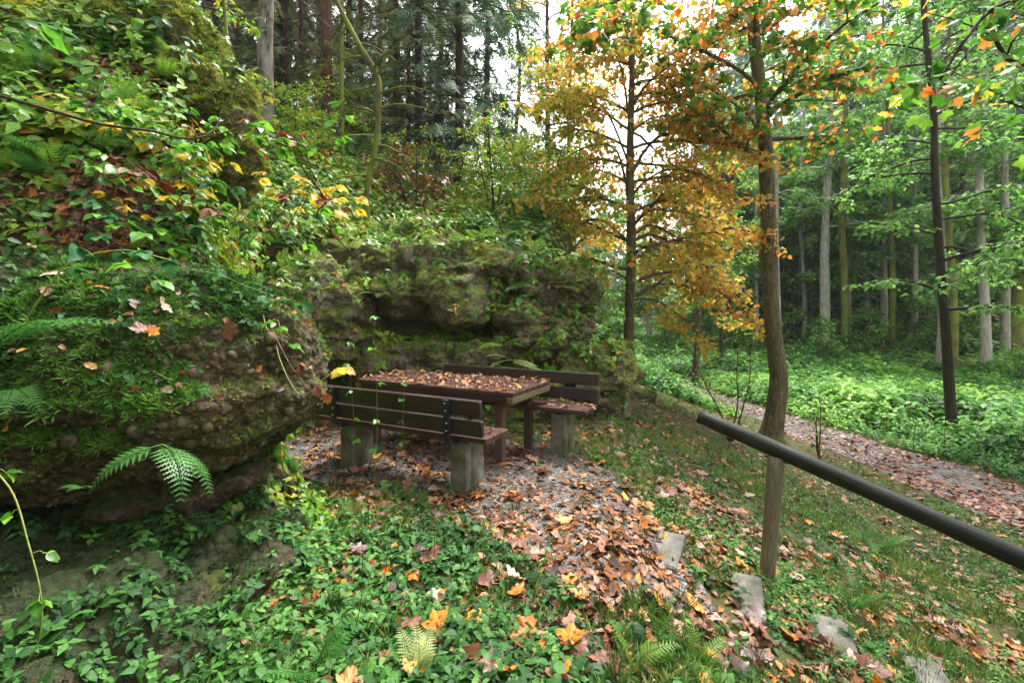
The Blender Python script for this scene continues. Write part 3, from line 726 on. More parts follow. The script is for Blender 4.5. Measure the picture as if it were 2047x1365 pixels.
for kk, (v_, f_) in enumerate(fo_s):
    p, nn = sample_surface(v_, f_, 900 if kk else 2200); k = (nn[:, 2] > 0.15) & (fbm(p * 1.7, 3, 120 + kk) + 0.3 * nn[:, 2] > 0.12) & (p[:, 1] < 7.9); p, nn = p[k], nn[k]
    A = Acc(); R = flat_frames(len(p), 0.4, RNG, unit(nn + [0, -.3, .5])); idx = RNG.integers(0, 6, len(p)); S_ = RNG.uniform(0.1, 0.26, len(p)); rv = np.clip(RNG.normal(0.32, 0.2, len(p)), 0, 1)
    for t in range(6): j = idx == t; A.scatter((HERBS + TREFOILS)[t], p[j] - nn[j] * 0.02, R[j], S_[j], rv[j])
    A.obj('rock_plants', M['bank'], FO, kind='stuff')
    p, nn = sample_surface(v_, f_, 500); k = (nn[:, 2] > 0.3); p, nn = p[k], nn[k]; A = Acc(); R = flat_frames(len(p), 0.35, RNG, nn); idx = RNG.integers(0, 4, len(p)); S_ = RNG.uniform(0.05, 0.1, len(p))
    for t in range(4): j = idx == t; A.scatter(DEADLEAF[t], p[j] + nn[j] * 0.02, R[j], S_[j], RNG.uniform(0, 1, j.sum()))
    A.obj('rock_litter', M['litter'], FO, kind='stuff')
fv, ff = fo_s[1]
moss_on(FO, fv, ff, 5000, 0.075, M['moss'], 0.1, 91, -0.2)
MH, mh_s = rock_thing('mossy_rock', 'moss covered rock knob jutting from the upper left bank', 'rock',
    [((-2.72, 4.62, 3.05), (0.30, 0.42, 0.62), dict(sub=5, amp=0.16, freq=2.2, seed=21, sq=1.0, crag=0.12)), ((-3.05, 4.75, 3.55), (0.42, 0.5, 0.55), dict(sub=5, amp=0.16, freq=2.0, seed=22, sq=1.0, crag=0.12)), ((-3.5, 4.9, 4.1), (0.55, 0.5, 0.45), dict(sub=5, amp=0.16, freq=2.0, seed=23, sq=1.0, crag=0.12))], M['rock_far'], (26000, 0.06, M['moss_olive'], -0.45, -0.4))
for v_, f_ in mh_s:
    p, nn = sample_surface(v_, f_, 500); k = (nn[:, 2] > -0.2) & (p[:, 0] < -2.7 + 0.3 * fbm(p * 2, 2, 5)); p, nn = p[k], nn[k]; A = Acc(); R = flat_frames(len(p), 0.4, RNG, unit(nn + [0, -.3, .5])); idx = RNG.integers(0, 6, len(p)); S_ = RNG.uniform(0.08, 0.18, len(p))
    for t in range(6): j = idx == t; A.scatter((HERBS + TREFOILS)[t], p[j] - nn[j] * 0.02, R[j], S_[j], np.clip(RNG.normal(0.3, 0.2, j.sum()), 0, 1))
    A.obj('rock_plants', M['bank'], MH, kind='stuff')
for (px, py, Yd, r) in ((1232, 805, 6.1, 0.13), (1290, 790, 7.2, 0.2)):
    p = place(px, py + 8)
    rock_thing('stone', 'small mossy stone beside the end of the far bench' if px < 1250 else 'low mossy stone on the slope right of the outcrop', 'stone',
               [((p[0], p[1], p[2] + r * 0.3), (r, r * 0.8, r * 0.65), dict(sub=3, amp=0.03, freq=4, seed=int(px)))], M['rock_far'], (9000, 0.04, M['moss'], -0.2))

# ------------------------------------------------------------------ picnic table and benches
TH = -0.485
U2 = np.array([math.cos(TH), math.sin(TH)]); V2 = np.array([-U2[1], U2[0]])
def box_obj(name, c, size, mat, parent, R=None, bev=0.006):
    A = Acc(); bevel_box(A, (0, 0, 0), size, None, bev)
    return link(name, A.mesh(name, mat, False), parent, c, Matrix(np.asarray(R).tolist()).to_euler() if R is not None else None)

TBL = thing('picnic_table', 'brown plank picnic table strewn with small fallen leaves, between the two benches', 'table', (0.008, 4.48, float(H(-.6, 5.1))), TH)
TL, TW, THT = 1.96, 0.86, 0.735
npl = 6; pw = TW / npl
for k in range(npl):
    box_obj('plank', (-TL / 2, pw * (k + 0.5), THT - 0.0225), (TL, pw - 0.008, 0.045), M['seat_plank'], TBL, None, 0.006)
for xx in (-0.035, -TL + 0.035): box_obj('end_rail', (xx, TW / 2, THT - 0.075), (0.07, TW, 0.06), M['plank_end'], TBL)
for yy in (0.03, TW - 0.03): box_obj('side_rail', (-TL / 2, yy, THT - 0.0755), (TL - 0.15, 0.05, 0.058), M['plank'], TBL)
for xx in (-0.20, -TL + 0.2):
    for yy in (0.12, TW - 0.12): box_obj('leg', (xx, yy, (THT - 0.106) / 2 - 0.08), (0.085, 0.075, THT - 0.106 + 0.16), M['leg_wood'], TBL)
    box_obj('cross_beam', (xx, TW / 2, THT - 0.15), (0.06, TW - 0.32, 0.08), M['leg_wood'], TBL)

def support_mesh():
    """concrete bench foot: rounded block with a vertical groove down the end"""
    A = Acc(); hx, hy, c = 0.082, 0.135, 0.012
    face = [(hx, -hy + c), (hx, -0.075), (hx - 0.018, -0.055), (hx - 0.018, -0.045), (hx, -0.025), (hx, 0.06), (hx, hy - c), (hx - c, hy), (0, hy), (-hx + c, hy)]
    out = np.array(face + [(-x_, -y_) for x_, y_ in face]); n = len(out)
    zs = [-0.18, 0.0, 0.06, 0.13, 0.2, 0.27, 0.34, 0.385, 0.40]; ks = [1.05, 1.05, 1.03, 1.02, 1.0, 1.0, 1.0, 1.0, 0.95]
    V = np.concatenate([np.column_stack([out * k, np.full(n, z)]) for z, k in zip(zs, ks)] + [[(0, 0, 0.40)]])
    V = V * (1 + 0.018 * fbm(V * 11, 3, 4))[:, None]
    Q = [(k * n + j, k * n + (j + 1) % n, (k + 1) * n + (j + 1) % n, (k + 1) * n + j) for k in range(len(zs) - 1) for j in range(n)]
    T = [((len(zs) - 1) * n + j, (len(zs) - 1) * n + (j + 1) % n, len(V) - 1) for j in range(n)]
    A.add(V, tris=T, quads=Q); return A.mesh('concrete_support', M['concrete'], False)
SUP = support_mesh()

def bench(label, loc, rotz, L):
    """local frame: x along the seat (right end at 0), y from the backrest towards the sitter's knees"""
    t = thing('park_bench', label, 'bench', loc, rotz, 'benches at the picnic table')
    for k in range(3): box_obj('seat_plank', (-L / 2, 0.13 + k * 0.125, 0.4425), (L, 0.118, 0.045), M['seat_plank'], t)
    Rb = np.array(Matrix.Rotation(math.radians(9), 3, 'X'))
    for k, z in enumerate((0.55, 0.71)):
        box_obj('backrest_board', (-L / 2, 0.045 - (z - 0.45) * 0.16, z), (L, 0.042, 0.128), M['plank'], t, Rb)
    for xx in (-0.30, -L + 0.30):
        A = Acc(); pts = [(xx, 0.42, 0.408), (xx, 0.1, 0.405), (xx, 0.02, 0.415), (xx, -0.025, 0.47), (xx, -0.02, 0.55), (xx, -0.03, 0.64), (xx, -0.05, 0.765)]
        pts = smooth_path(pts, 24); th = 0.011; wd = 0.026
        T = unit(np.gradient(pts, axis=0)); N = np.cross(T, [1, 0, 0])
        V = np.stack([pts + N * th + [wd, 0, 0], pts + N * th - [wd, 0, 0], pts - N * th - [wd, 0, 0], pts - N * th + [wd, 0, 0]], 1).reshape(-1, 3)
        Q = [(4 * i + j, 4 * i + (j + 1) % 4, 4 * i + 4 + (j + 1) % 4, 4 * i + 4 + j) for i in range(23) for j in range(4)] + [(3, 2, 1, 0), (92, 93, 94, 95)]
        A.add(V, quads=Q); br = A.obj('bracket', M['metal'], t, False)
        for z, y in ((0.52, -0.037), (0.58, -0.037), (0.68, -0.052), (0.74, -0.060)):
            B = Acc(); bv_, bf_ = ICO[1]; B.add(bv_ * 0.007 + [xx, y, z], tris=bf_); B.obj('bolt', M['bolt'], br)
        s = link('concrete_support', SUP, t, (xx + 0.02, 0.24, 0.0))
    box_obj('batten', (-0.12, 0.036, 0.63), (0.03, 0.014, 0.24), M['plank'], t, Rb)
    return t
gz = float(H(-.5, 4.2))
b1 = bench('brown plank bench nearest the camera, seen from behind, on a moss-stained concrete foot', (-0.235, 3.745, gz), TH, 1.85)
b2 = bench('brown plank bench on the far side of the table, against the rock outcrop', (0.925 - 2.0 * U2[0], 5.175 - 2.0 * U2[1], float(H(.2, 5.4)) + 0.045), TH + PI, 2.0)

# ------------------------------------------------------------------ handrail and steps
HR = thing('handrail', 'sloping round wooden handrail on one post beside the stone steps', 'handrail', tuple(place(1527, 1150)))
hb = np.array(HR.location)
r0, r1 = P(1398, 832, 3.62), P(2047, 1118, 2.60); r1 = r0 + (r1 - r0) * 1.9
A = Acc(); RL = float(np.linalg.norm(r1 - r0)); xs_ = np.linspace(0, RL, 60)
tube(A, np.stack([xs_, 0.006 * np.sin(xs_ * 1.3), 0.004 * np.sin(xs_ * 2.1)], 1), 0.053 * (1 + 0.05 * n2(xs_ * 8, 0 * xs_, 0.3, 2, 3)), 24, bump=0.03, bscale=7)
rail = A.obj('rail', M['rail'], HR); rail.location = r0 - hb; rail.rotation_euler = Vector(r1 - r0).to_track_quat('X', 'Z').to_euler()
t_at = 0.5
best = min(((abs((CX + FPX * (r0 + (r1 - r0) * t)[0] / (r0 + (r1 - r0) * t)[1]) - 1552), t) for t in np.linspace(0, .5, 300)))[1]
ptop = r0 + (r1 - r0) * best
A = Acc(); q0 = np.array([0, 0, -0.25]); q1 = ptop - hb + np.array([0, 0, -0.035])
tube(A, smooth_path([q0, (q0 + q1) / 2 + [0.004, 0, 0], q1], 14), 0.052, 18, bump=0.03, bscale=6)
post = A.obj('post', M['post'], HR)
A = Acc(); dirr = unit(r1 - r0)
bevel_box(A, q1 + np.array([0.0, 0, -0.028]) + dirr * 0.05, (0.05, 0.03, 0.012), None, 0.003); A.obj('bracket', M['bolt'], HR, False)

# ------------------------------------------------------------------ (second post, out of the picture, that carries the lower end)
e = r0 + (r1 - r0) * 0.93
A = Acc(); g = H(e[0:1], e[1:2])[0]
tube(A, np.array([[e[0], e[1], g - 0.25], [e[0], e[1], (g + e[2]) / 2], [e[0], e[1], e[2] - 0.04]]) - hb, 0.052, 16, bump=0.02); A.obj('post', M['post'], HR)

ang = math.atan2(0.90, 0.40)
for k, (x, y, lab, ln) in enumerate(((1.02, 3.22, 'topmost grey stone step, half buried in brown leaves left of the handrail post', 0.50),
                                 (1.44, 3.00, 'grey stone step just below the foot of the handrail post', 0.50),
                                 (1.87, 2.82, 'bare grey stone step lower down the leafy stairs, third from the top', 0.52),
                                 (2.32, 2.62, 'lowest grey stone step at the bottom edge of the picture', 0.66))):
    z = float(H(x, y)); A = Acc()
    bevel_box(A, (0, 0, 0), (ln, 0.18, 0.16), None, 0.014)
    t = A.obj('stone_step', M['slab'], None, False, label=lab, category='step', group='stone steps down to the path')
    t.location = (x, y, z - 0.045); t.rotation_euler = (0.02 * (k - 1), 0.015, ang + 0.04 * (k - 1))

# ================================================================== vegetation
def bankness(x, y):
    return np.interp(y, XB_Y, XB_X) - x

def polar(n, r0, r1, b0=-0.84, b1=0.84, rng=RNG):
    r = np.exp(rng.uniform(math.log(r0), math.log(r1), n)); t = rng.uniform(math.tan(b0), math.tan(b1), n)
    y = r / np.sqrt(1 + t * t); return t * y, y

def covered(x, y):
    """inside the footprint of a rock, a bench foot or a step, where nothing grows"""
    c = ((x + 2.42) / 1.2) ** 2 + ((y - 3.0) / 0.75) ** 2 < 1
    c |= ((x + 2.35) / 1.15) ** 2 + ((y - 2.25) / 1.05) ** 2 < 1
    c |= (np.abs(y - 7.5) < 0.75) & (x > -2.9) & (x < 1.6)
    for sx, sy in ((1.02, 3.22), (1.44, 3.0), (1.87, 2.82), (2.32, 2.62)): c |= (np.hypot(x - sx, y - sy) < 0.13) & (n2(x, y, 9, 1, 5) < 0.35)
    return c

def lay(acc, tmpls, x, y, s, rnd, tilt=0.25, lift=(0.004, 0.02), rng=RNG):
    n = Hn(x, y); z = H(x, y) + rng.uniform(*lift, len(x)); idx = rng.integers(0, len(tmpls), len(x))
    R = flat_frames(len(x), tilt, rng, n); p = np.stack([x, y, z], 1)
    for t in range(len(tmpls)):
        j = idx == t; acc.scatter(tmpls[t], p[j], R[j], np.asarray(s)[j], rnd[j])

def stand(acc, tmpls, x, y, s, rnd, tilt=0.15, rng=RNG, lean=0.4):
    n = unit(Hn(x, y) * lean + np.array([0, 0, 1 - lean])); z = H(x, y) - 0.01; idx = rng.integers(0, len(tmpls), len(x))
    R = flat_frames(len(x), tilt, rng, n); p = np.stack([x, y, z], 1)
    for t in range(len(tmpls)):
        j = idx == t; acc.scatter(tmpls[t], p[j], R[j], np.asarray(s)[j], rnd[j])

# ---- fallen leaf litter
x, y = polar(64000, 1.3, 14)
patch = in_strip(x, y, PATCH_L, PATCH_R); path = in_strip(x, y, PATH_L, PATH_R); bk = bankness(x, y) > 0.2
left = sstep(0.25 - x, -0.3, 0.5) * (1 - sstep(y, 3.0, 3.8))
nz = n2(x, y, 2.2, 3, 12)
d = np.where(patch, 0.66 + 0.6 * nz, np.where(bk, 0.5 + 0.5 * nz, 0.50 - 0.25 * left + 0.6 * nz))
d = np.where((y > 8) & ~bk, d * 0.8, d)
k = (RNG.uniform(size=len(x)) < d) & ~path & ~(covered(x, y) & ~bk) & (Hn(x, y)[:, 2] > 0.25)
x, y = x[k], y[k]
A = Acc(); ml = RNG.uniform(size=len(x)) < 0.22
col = np.clip(RNG.beta(1.3, 1.3, len(x)) + 0.1 * n2(x, y, 1.2, 2, 33), 0, 1)
lay(A, DEADLEAF, x[~ml], y[~ml], RNG.uniform(0.03, 0.07, (~ml).sum()), col[~ml], 0.3)
lay(A, MAPLE_LO, x[ml], y[ml], RNG.uniform(0.055, 0.10, ml.sum()), col[ml], 0.3)
A.obj('leaf_litter', M['litter'], kind='stuff', label='brown and orange fallen leaves covering the forest floor', category='leaf litter')
x, y = polar(26000, 5.0, 24, 0.1, 0.84)
k = in_strip(x, y, PATH_L, PATH_R) & (RNG.uniform(size=len(x)) < 0.8 + 0.6 * n2(x, y, 1.0, 2, 3)); x, y = x[k], y[k]
A = Acc(); lay(A, MAPLE_LO + DEADLEAF, x, y, RNG.uniform(0.045, 0.10, len(x)), RNG.uniform(size=len(x)), 0.25)
A.obj('path_litter', M['litter_path'], kind='stuff', label='red brown fallen leaves scattered on the gravel path', category='leaf litter')
# gravel stones
x, y = polar(9000, 2.2, 6.5, -0.5, 0.5); k = in_strip(x, y, PATCH_L, PATCH_R); x, y = x[k], y[k]
A = Acc(); v, f = OCTA; s = RNG.lognormal(math.log(0.008), 0.4, len(x)); s = np.clip(s, 0.004, 0.022)
A.scatter((v, f), np.stack([x, y, H(x, y) + 0.01], 1), flat_frames(len(x), 0.3), s, RNG.uniform(size=len(x)))
A.obj('gravel_stones', M['slab'], kind='stuff', label='loose grey gravel in front of the table', category='gravel')

# ---- litter and small plants on the steep bank just above the boulder
x = RNG.uniform(-5.0, -1.0, 26000); y = RNG.uniform(2.85, 5.0, 26000)
k = (bankness(x, y) > 0.05) & (RNG.uniform(size=len(x)) < 0.55 + 0.5 * n2(x, y, 2.5, 2, 17)); x, y = x[k], y[k]
A = Acc(); ml = RNG.uniform(size=len(x)) < 0.2; col = RNG.beta(1.2, 1.6, len(x))
lay(A, DEADLEAF, x[~ml], y[~ml], RNG.uniform(0.035, 0.085, (~ml).sum()), col[~ml], 0.35, (0.005, 0.04)); lay(A, MAPLE_LO, x[ml], y[ml], RNG.uniform(0.06, 0.10, ml.sum()), col[ml], 0.35, (0.005, 0.04))
A.obj('bank_litter', M['litter'], kind='stuff', label='dark brown fallen leaves matted on the bank above the boulder', category='leaf litter')
x = RNG.uniform(-5.0, -1.0, 9000); y = RNG.uniform(2.85, 5.0, 9000)
k = (bankness(x, y) > 0.0) & (RNG.uniform(size=len(x)) < np.clip(0.12 + 0.45 * (y - 2.9) + 0.3 * (x + 2.6) + 0.4 * n2(x, y, 1.8, 2, 27), 0, 0.7)); x, y = x[k], y[k]
A = Acc(); stand(A, HERBS + TREFOILS, x, y, RNG.uniform(0.08, 0.2, len(x)), np.clip(RNG.normal(0.3, 0.18, len(x)), 0, 1), 0.4, RNG, 0.8)
A.obj('bank_herbs', M['bank'], kind='stuff', label='small green plants on the bank just above the boulder', category='herbs')
A = Acc()
for k in range(150):
    xx, yy = RNG.uniform(-4.5, -1.5), RNG.uniform(2.9, 4.6); L_ = RNG.uniform(0.15, 0.5); d_ = rnd_dir(1)[0]; d_[2] = abs(d_[2]) * 0.5 + 0.1; p_ = np.array([xx, yy, float(H(xx, yy))])
    tube(A, smooth_path([p_, p_ + d_ * L_ * .5 + [0, 0, .03], p_ + d_ * L_ + [0, -0.05, -.03]], 7), np.linspace(0.003, 0.0012, 7), 4, RNG.uniform(), cap=False)
A.obj('bank_twigs', M['cane_brown'], kind='stuff', label='thin dry stems and twigs sticking out of the left bank', category='twigs')

# ---- leaf litter on the table and the bench seats
def on_top(n, ox, oy, x0, x1, y0, y1, z, rot, acc, size):
    a = RNG.uniform(x0, x1, n); b = RNG.uniform(y0, y1, n)
    c, s = math.cos(rot), math.sin(rot); X_ = ox + a * c - b * s; Y_ = oy + a * s + b * c
    R = flat_frames(n, 0.22); p = np.stack([X_, Y_, z + RNG.uniform(0.004, 0.015, n)], 1); idx = RNG.integers(0, 4, n)
    S = RNG.uniform(*size, n); r = RNG.uniform(0.2, 1, n)
    for t in range(4): j = idx == t; acc.scatter(DEADLEAF[t], p[j], R[j], S[j], r[j])
A = Acc(); on_top(520, 0.008, 4.48, -TL, 0, 0.0, TW, THT + TBL.location[2], TH, A, (0.025, 0.075))
A.obj('table_litter', M['litter'], kind='stuff', label='small dry leaves scattered over the table top', category='leaf litter')
A = Acc(); on_top(90, -0.235, 3.745, -1.85, 0, 0.1, 0.42, 0.465 + gz, TH, A, (0.025, 0.07))
on_top(110, b2.location[0], b2.location[1], -2.0, 0, 0.1, 0.42, 0.465 + b2.location[2], TH + PI, A, (0.025, 0.07))
A.obj('seat_litter', M['litter'], kind='stuff', label='small dry leaves lying on both bench seats', category='leaf litter')

# ---- individual fallen leaves, the largest in view
FALL_M = {'orange': leaf_mat('fallen_orange', ['#c26a22', '#d08a2c'], 0.2, 0.5, '#5d2c18'), 'yellow': leaf_mat('fallen_yellow', ['#d2a02c', '#dbb43c'], 0.25, 0.5, '#a5601f'),
          'brown': leaf_mat('fallen_brown', ['#6b3826', '#80503a'], 0.15, 0.5, '#42241a'), 'pale tan': leaf_mat('fallen_tan', ['#a58a78', '#b8a08c'], 0.15, 0.55, '#80604c'),
          'dark purple-brown': leaf_mat('fallen_dark', ['#4a3434', '#5c4444'], 0.1, 0.45)}
FALL = {}
for cn, mt in FALL_M.items():
    FALL[cn] = []
    for tv, tf in MAPLE_HI + DEADLEAF[:2]:
        A = Acc(); A.add(tv, tris=tf, a=RNG.uniform()); FALL[cn].append(A.mesh('fallen_leaf', mt))
cols = list(FALL)
zones = []
x, y = polar(4000, 1.5, 6.0, -0.35, 0.8)
k = ~covered(x, y) & (bankness(x, y) < -0.25); x, y = x[k], y[k]
cnt = 0
for xx, yy in zip(x, y):
    if cnt >= 285: break
    if abs(xx / yy) > 1.02 or yy < 1.75: continue
    inp = in_strip(np.array([xx]), np.array([yy]), PATCH_L, PATCH_R)[0]
    z_ = 'patch' if inp else ('herbs' if xx < 0.35 else 'slope')
    if z_ == 'herbs' and RNG.uniform() < 0.45: continue
    c_ = cols[RNG.choice(5, p=[0.28, 0.04, 0.36, 0.18, 0.14])]
    where = {'patch': 'lying on the gravel beside the picnic table', 'herbs': 'lying among green herbs in the left foreground', 'slope': 'lying on the grassy slope by the stone steps'}[z_]
    tv = int(RNG.integers(0, 7)); s = float(RNG.uniform(0.07, 0.115) if tv < 5 else RNG.uniform(0.06, 0.09))
    R = flat_frames(1, 0.28, RNG, Hn(np.array([xx]), np.array([yy])))[0]
    zz = float(H(xx, yy)) + RNG.uniform(0.02, 0.04) + (0.035 if z_ == 'herbs' else 0)
    link('fallen_leaf', FALL[c_][tv], None, (xx, yy, zz), Matrix(R.tolist()).to_euler(), s,
         label='%s fallen leaf %s' % (c_, where), category='leaf', group='%s leaves %s' % (c_, where)); cnt += 1
for (px, py, Yd, c_, s) in ((190, 565, 2.35, 'orange', .08), (320, 722, 2.12, 'pale tan', .05), (305, 640, 2.2, 'orange', .055), (345, 583, 2.4, 'pale tan', .07), (250, 660, 2.15, 'brown', .07), (455, 640, 2.35, 'brown', .08), (60, 560, 2.3, 'brown', .1), (120, 540, 2.5, 'pale tan', .1)):
    p = P(px, py, Yd); dd = np.sum((bv - p) ** 2, 1); q = bv[np.argmin(dd)]; nn = unit(q - np.array([-2.42, 3.0, 0.9]))
    R = flat_frames(1, 0.3, RNG, nn[None])[0]
    link('fallen_leaf', FALL[c_][int(RNG.integers(0, 7))], None, q + nn * 0.03, Matrix(R.tolist()).to_euler(), s, label='%s fallen leaf resting on the mossy boulder' % c_, category='leaf', group='%s leaves on the boulder' % c_)

# ---- low herbs, grass and undergrowth
x, y = polar(64000, 1.35, 9.5)
patch = in_strip(x, y, PATCH_L, PATCH_R); path = in_strip(x, y, PATH_L, PATH_R); bk = bankness(x, y) > 0.0
nz = n2(x, y, 1.5, 3, 61)
dl = sstep(0.15 - x + 0.45 * nz, -0.2, 0.5) * (1 - sstep(y + 0.3 * nz, 3.1, 3.9))
dr = 0.75 * sstep(x, 0.9, 1.4) * np.clip(0.6 + 1.3 * nz, 0, 1.6)
d = np.maximum(dl * 0.44, dr) * np.where(patch, 0.08, 1)
d = np.where((y > 3.6) & (x > -0.4) & ~patch, np.maximum(d, 0.22 + 0.3 * nz), d)
k = (RNG.uniform(size=len(x)) < d) & ~path & ~bk & ~covered(x, y)
x, y = x[k], y[k]; A = Acc(); tf_ = RNG.uniform(size=len(x)) < 0.45
rv = np.clip(0.45 + 0.3 * n2(x, y, 0.9, 2, 71) + 0.22 * RNG.normal(size=len(x)), 0, 1)
sz = np.where(x < 0.4, 1.15, 0.8)
h_ = ~tf_ & (np.hypot(x, y) < 3.3); g_ = ~tf_ & ~h_
stand(A, HERBS, x[h_], y[h_], RNG.uniform(0.06, 0.13, h_.sum()) * sz[h_], rv[h_], 0.2); stand(A, [herb_plant(2, 0.6, LEAF4, 61, 0.65), herb_plant(3, 0.8, LEAF4, 62, 0.55)], x[g_], y[g_], RNG.uniform(0.06, 0.13, g_.sum()) * sz[g_], rv[g_], 0.2)
stand(A, TREFOILS, x[tf_], y[tf_], RNG.uniform(0.05, 0.10, tf_.sum()) * sz[tf_], rv[tf_], 0.25)
A.obj('low_herbs', M['herb'], kind='stuff', label='low green herbs and clover-like leaves covering the foreground floor', category='herbs')

BIGHERB = [herb_plant(2, 0.5, BIGLEAF[0], 51, 0.75), herb_plant(3, 0.8, BIGLEAF[1], 52, 0.6), herb_plant(2, 0.35, BIGLEAF[2], 53, 0.8)]
x, y = polar(1700, 1.5, 4.5, -0.6, 0.75)
k = ~in_strip(x, y, PATCH_L, PATCH_R) & (bankness(x, y) < -0.1) & ~covered(x, y) & (RNG.uniform(size=len(x)) < np.where(x < 0.3, 0.4, 0.16)); x, y = x[k], y[k]
A = Acc(); stand(A, BIGHERB, x, y, RNG.uniform(0.08, 0.16, len(x)), np.clip(RNG.normal(0.35, 0.22, len(x)), 0, 1), 0.25)
A.obj('toothed_herbs', M['herb'], kind='stuff', label='larger toothed green leaves standing out of the low herbs', category='herbs')
x, y = polar(60000, 1.4, 14)
patch = in_strip(x, y, PATCH_L, PATCH_R); path = in_strip(x, y, PATH_L, PATH_R, .0); bk = bankness(x, y) > 0.0
nz = n2(x, y, 1.1, 3, 81)
d = np.where(patch, 0.04, np.where(x > -0.2, 0.42 + 0.6 * nz, 0.2 + 0.3 * nz))
k = (RNG.uniform(size=len(x)) < d) & ~path & ~bk & ~covered(x, y)
x, y = x[k], y[k]; A = Acc()
nr = np.hypot(x, y) < 2.6; S_ = RNG.uniform(0.05, 0.15, len(x)); rv = np.clip(0.4 + 0.3 * nz[k] + 0.25 * RNG.normal(size=len(x)), 0, 1)
stand(A, TUFTS, x[nr], y[nr], S_[nr], rv[nr], 0.35); stand(A, THINTUFT, x[~nr], y[~nr], S_[~nr], rv[~nr], 0.35)
A.obj('grass', M['grass'], kind='stuff', label='thin green grass tufts on the slope and verge', category='grass')

x, y = polar(30000, 7.5, 30, 0.12, 0.84)
xl = np.interp(y, [p[1] for p in PATH_L], [p[0] for p in PATH_L]); xr = np.interp(y, [p[1] for p in PATH_R], [p[0] for p in PATH_R])
dist = np.where(x > xr, x - xr, np.where(x < xl, xl - x, -1))
k = (dist > 0.15) & ((x > xr) | (y > 12)) & (bankness(x, y) < -0.7) & (RNG.uniform(size=len(x)) < 0.9 + 0.5 * n2(x, y, .5, 2, 8)) & (np.hypot(x, y) < 26 + 2 * n2(x, y, .3, 2, 5))
x, y, dist = x[k], y[k], dist[k]; A = Acc()
S_ = RNG.uniform(0.2, 0.62, len(x)) * (0.45 + 0.55 * sstep(dist, 0.1, 1.6)) * (1 + 0.5 * n2(x, y, .6, 3, 9)); rv = np.clip(0.5 + 0.45 * n2(x, y, .5, 3, 4) + 0.28 * RNG.normal(size=len(x)), 0, 1); fr_ = np.hypot(x, y) > 13
stand(A, NETTLES, x[~fr_], y[~fr_], S_[~fr_], rv[~fr_], 0.25); stand(A, FARPLANT, x[fr_], y[fr_], S_[fr_], rv[fr_], 0.25)
k = (n2(x, y, 0.35, 3, 19) > 0.18) & (RNG.uniform(size=len(x)) < 0.22)
B = Acc(); stand(B, HERBS, x[k], y[k], RNG.uniform(0.25, 0.5, k.sum()), RNG.uniform(0, .7, k.sum()), 0.25); B.obj('tall_herbs', M['broad'], kind='stuff', label='taller mixed plants and bramble clumps among the nettles', category='herbs')
B = Acc()
for xx, yy in zip(x[::90], y[::90]):
    z_ = float(H(xx, yy)); L_ = RNG.uniform(0.5, 1.1); l_ = RNG.normal(size=2) * 0.2
    tube(B, smooth_path([(xx, yy, z_), (xx + l_[0] * .4, yy + l_[1] * .4, z_ + L_ * .6), (xx + l_[0], yy + l_[1], z_ + L_)], 5), np.linspace(0.006, 0.003, 5), 3, RNG.uniform(), cap=False)
B.obj('dry_stems', M['cane_brown'], kind='stuff', label='thin brown dead stems standing in the nettle field', category='stems')
A.obj('nettle_field', M['nettle'], kind='stuff', label='bright green nettles carpeting the valley floor beyond the path', category='nettles')

x, y = polar(46000, 2.5, 18, -0.84, 0.2)
bk = bankness(x, y)
nz = n2(x, y, 1.0, 3, 91)
lowleft = (1 - sstep(y, 2.9, 3.5)) * (x < -1.9)
d = np.clip(0.5 + 0.6 * nz, 0.05, 1) * (1 - 0.8 * lowleft)
k = (bk > 0.25) & (RNG.uniform(size=len(x)) < d) & ~(covered(x, y) & (y < 4))
x, y = x[k], y[k]; A = Acc(); ry = np.hypot(x, y)
rv = np.clip(0.36 + 0.2 * n2(x, y, 0.8, 3, 93) + 0.20 * RNG.normal(size=len(x)), 0, 1)
fr_ = ry > 6.0; S_ = RNG.uniform(0.10, 0.28, len(x)) * (0.8 + 0.09 * np.minimum(ry, 10))
stand(A, HERBS + NETTLES, x[~fr_], y[~fr_], S_[~fr_], rv[~fr_], 0.4, RNG, 0.7); stand(A, FARPLANT, x[fr_], y[fr_], S_[fr_], rv[fr_], 0.4, RNG, 0.7)
A.obj('bank_undergrowth', M['bank'], kind='stuff', label='mixed leafy undergrowth covering the left bank and the slope above the outcrop', category='undergrowth')
x, y = polar(5200, 24, 46, 0.25, 0.84); A = Acc()
stand(A, FARPLANT, x, y, RNG.uniform(0.4, 0.9, len(x)), RNG.uniform(size=len(x)), 0.3)
A.obj('hill_undergrowth', M['broad'], kind='stuff', label='dark green undergrowth on the far right hillside', category='undergrowth')
x, y = polar(9000, 17, 40, 0.45, 0.84); k = H(x, y) > -1.0; x, y = x[k], y[k]; A = Acc()
lay(A, [DIAMOND], x, y, RNG.uniform(0.2, 0.4, len(x)), RNG.uniform(0, .8, len(x)), 0.3)
A.obj('hill_litter', M['litter'], kind='stuff', label='brown fallen leaves on the hillside behind the grey trunks', category='leaf litter')

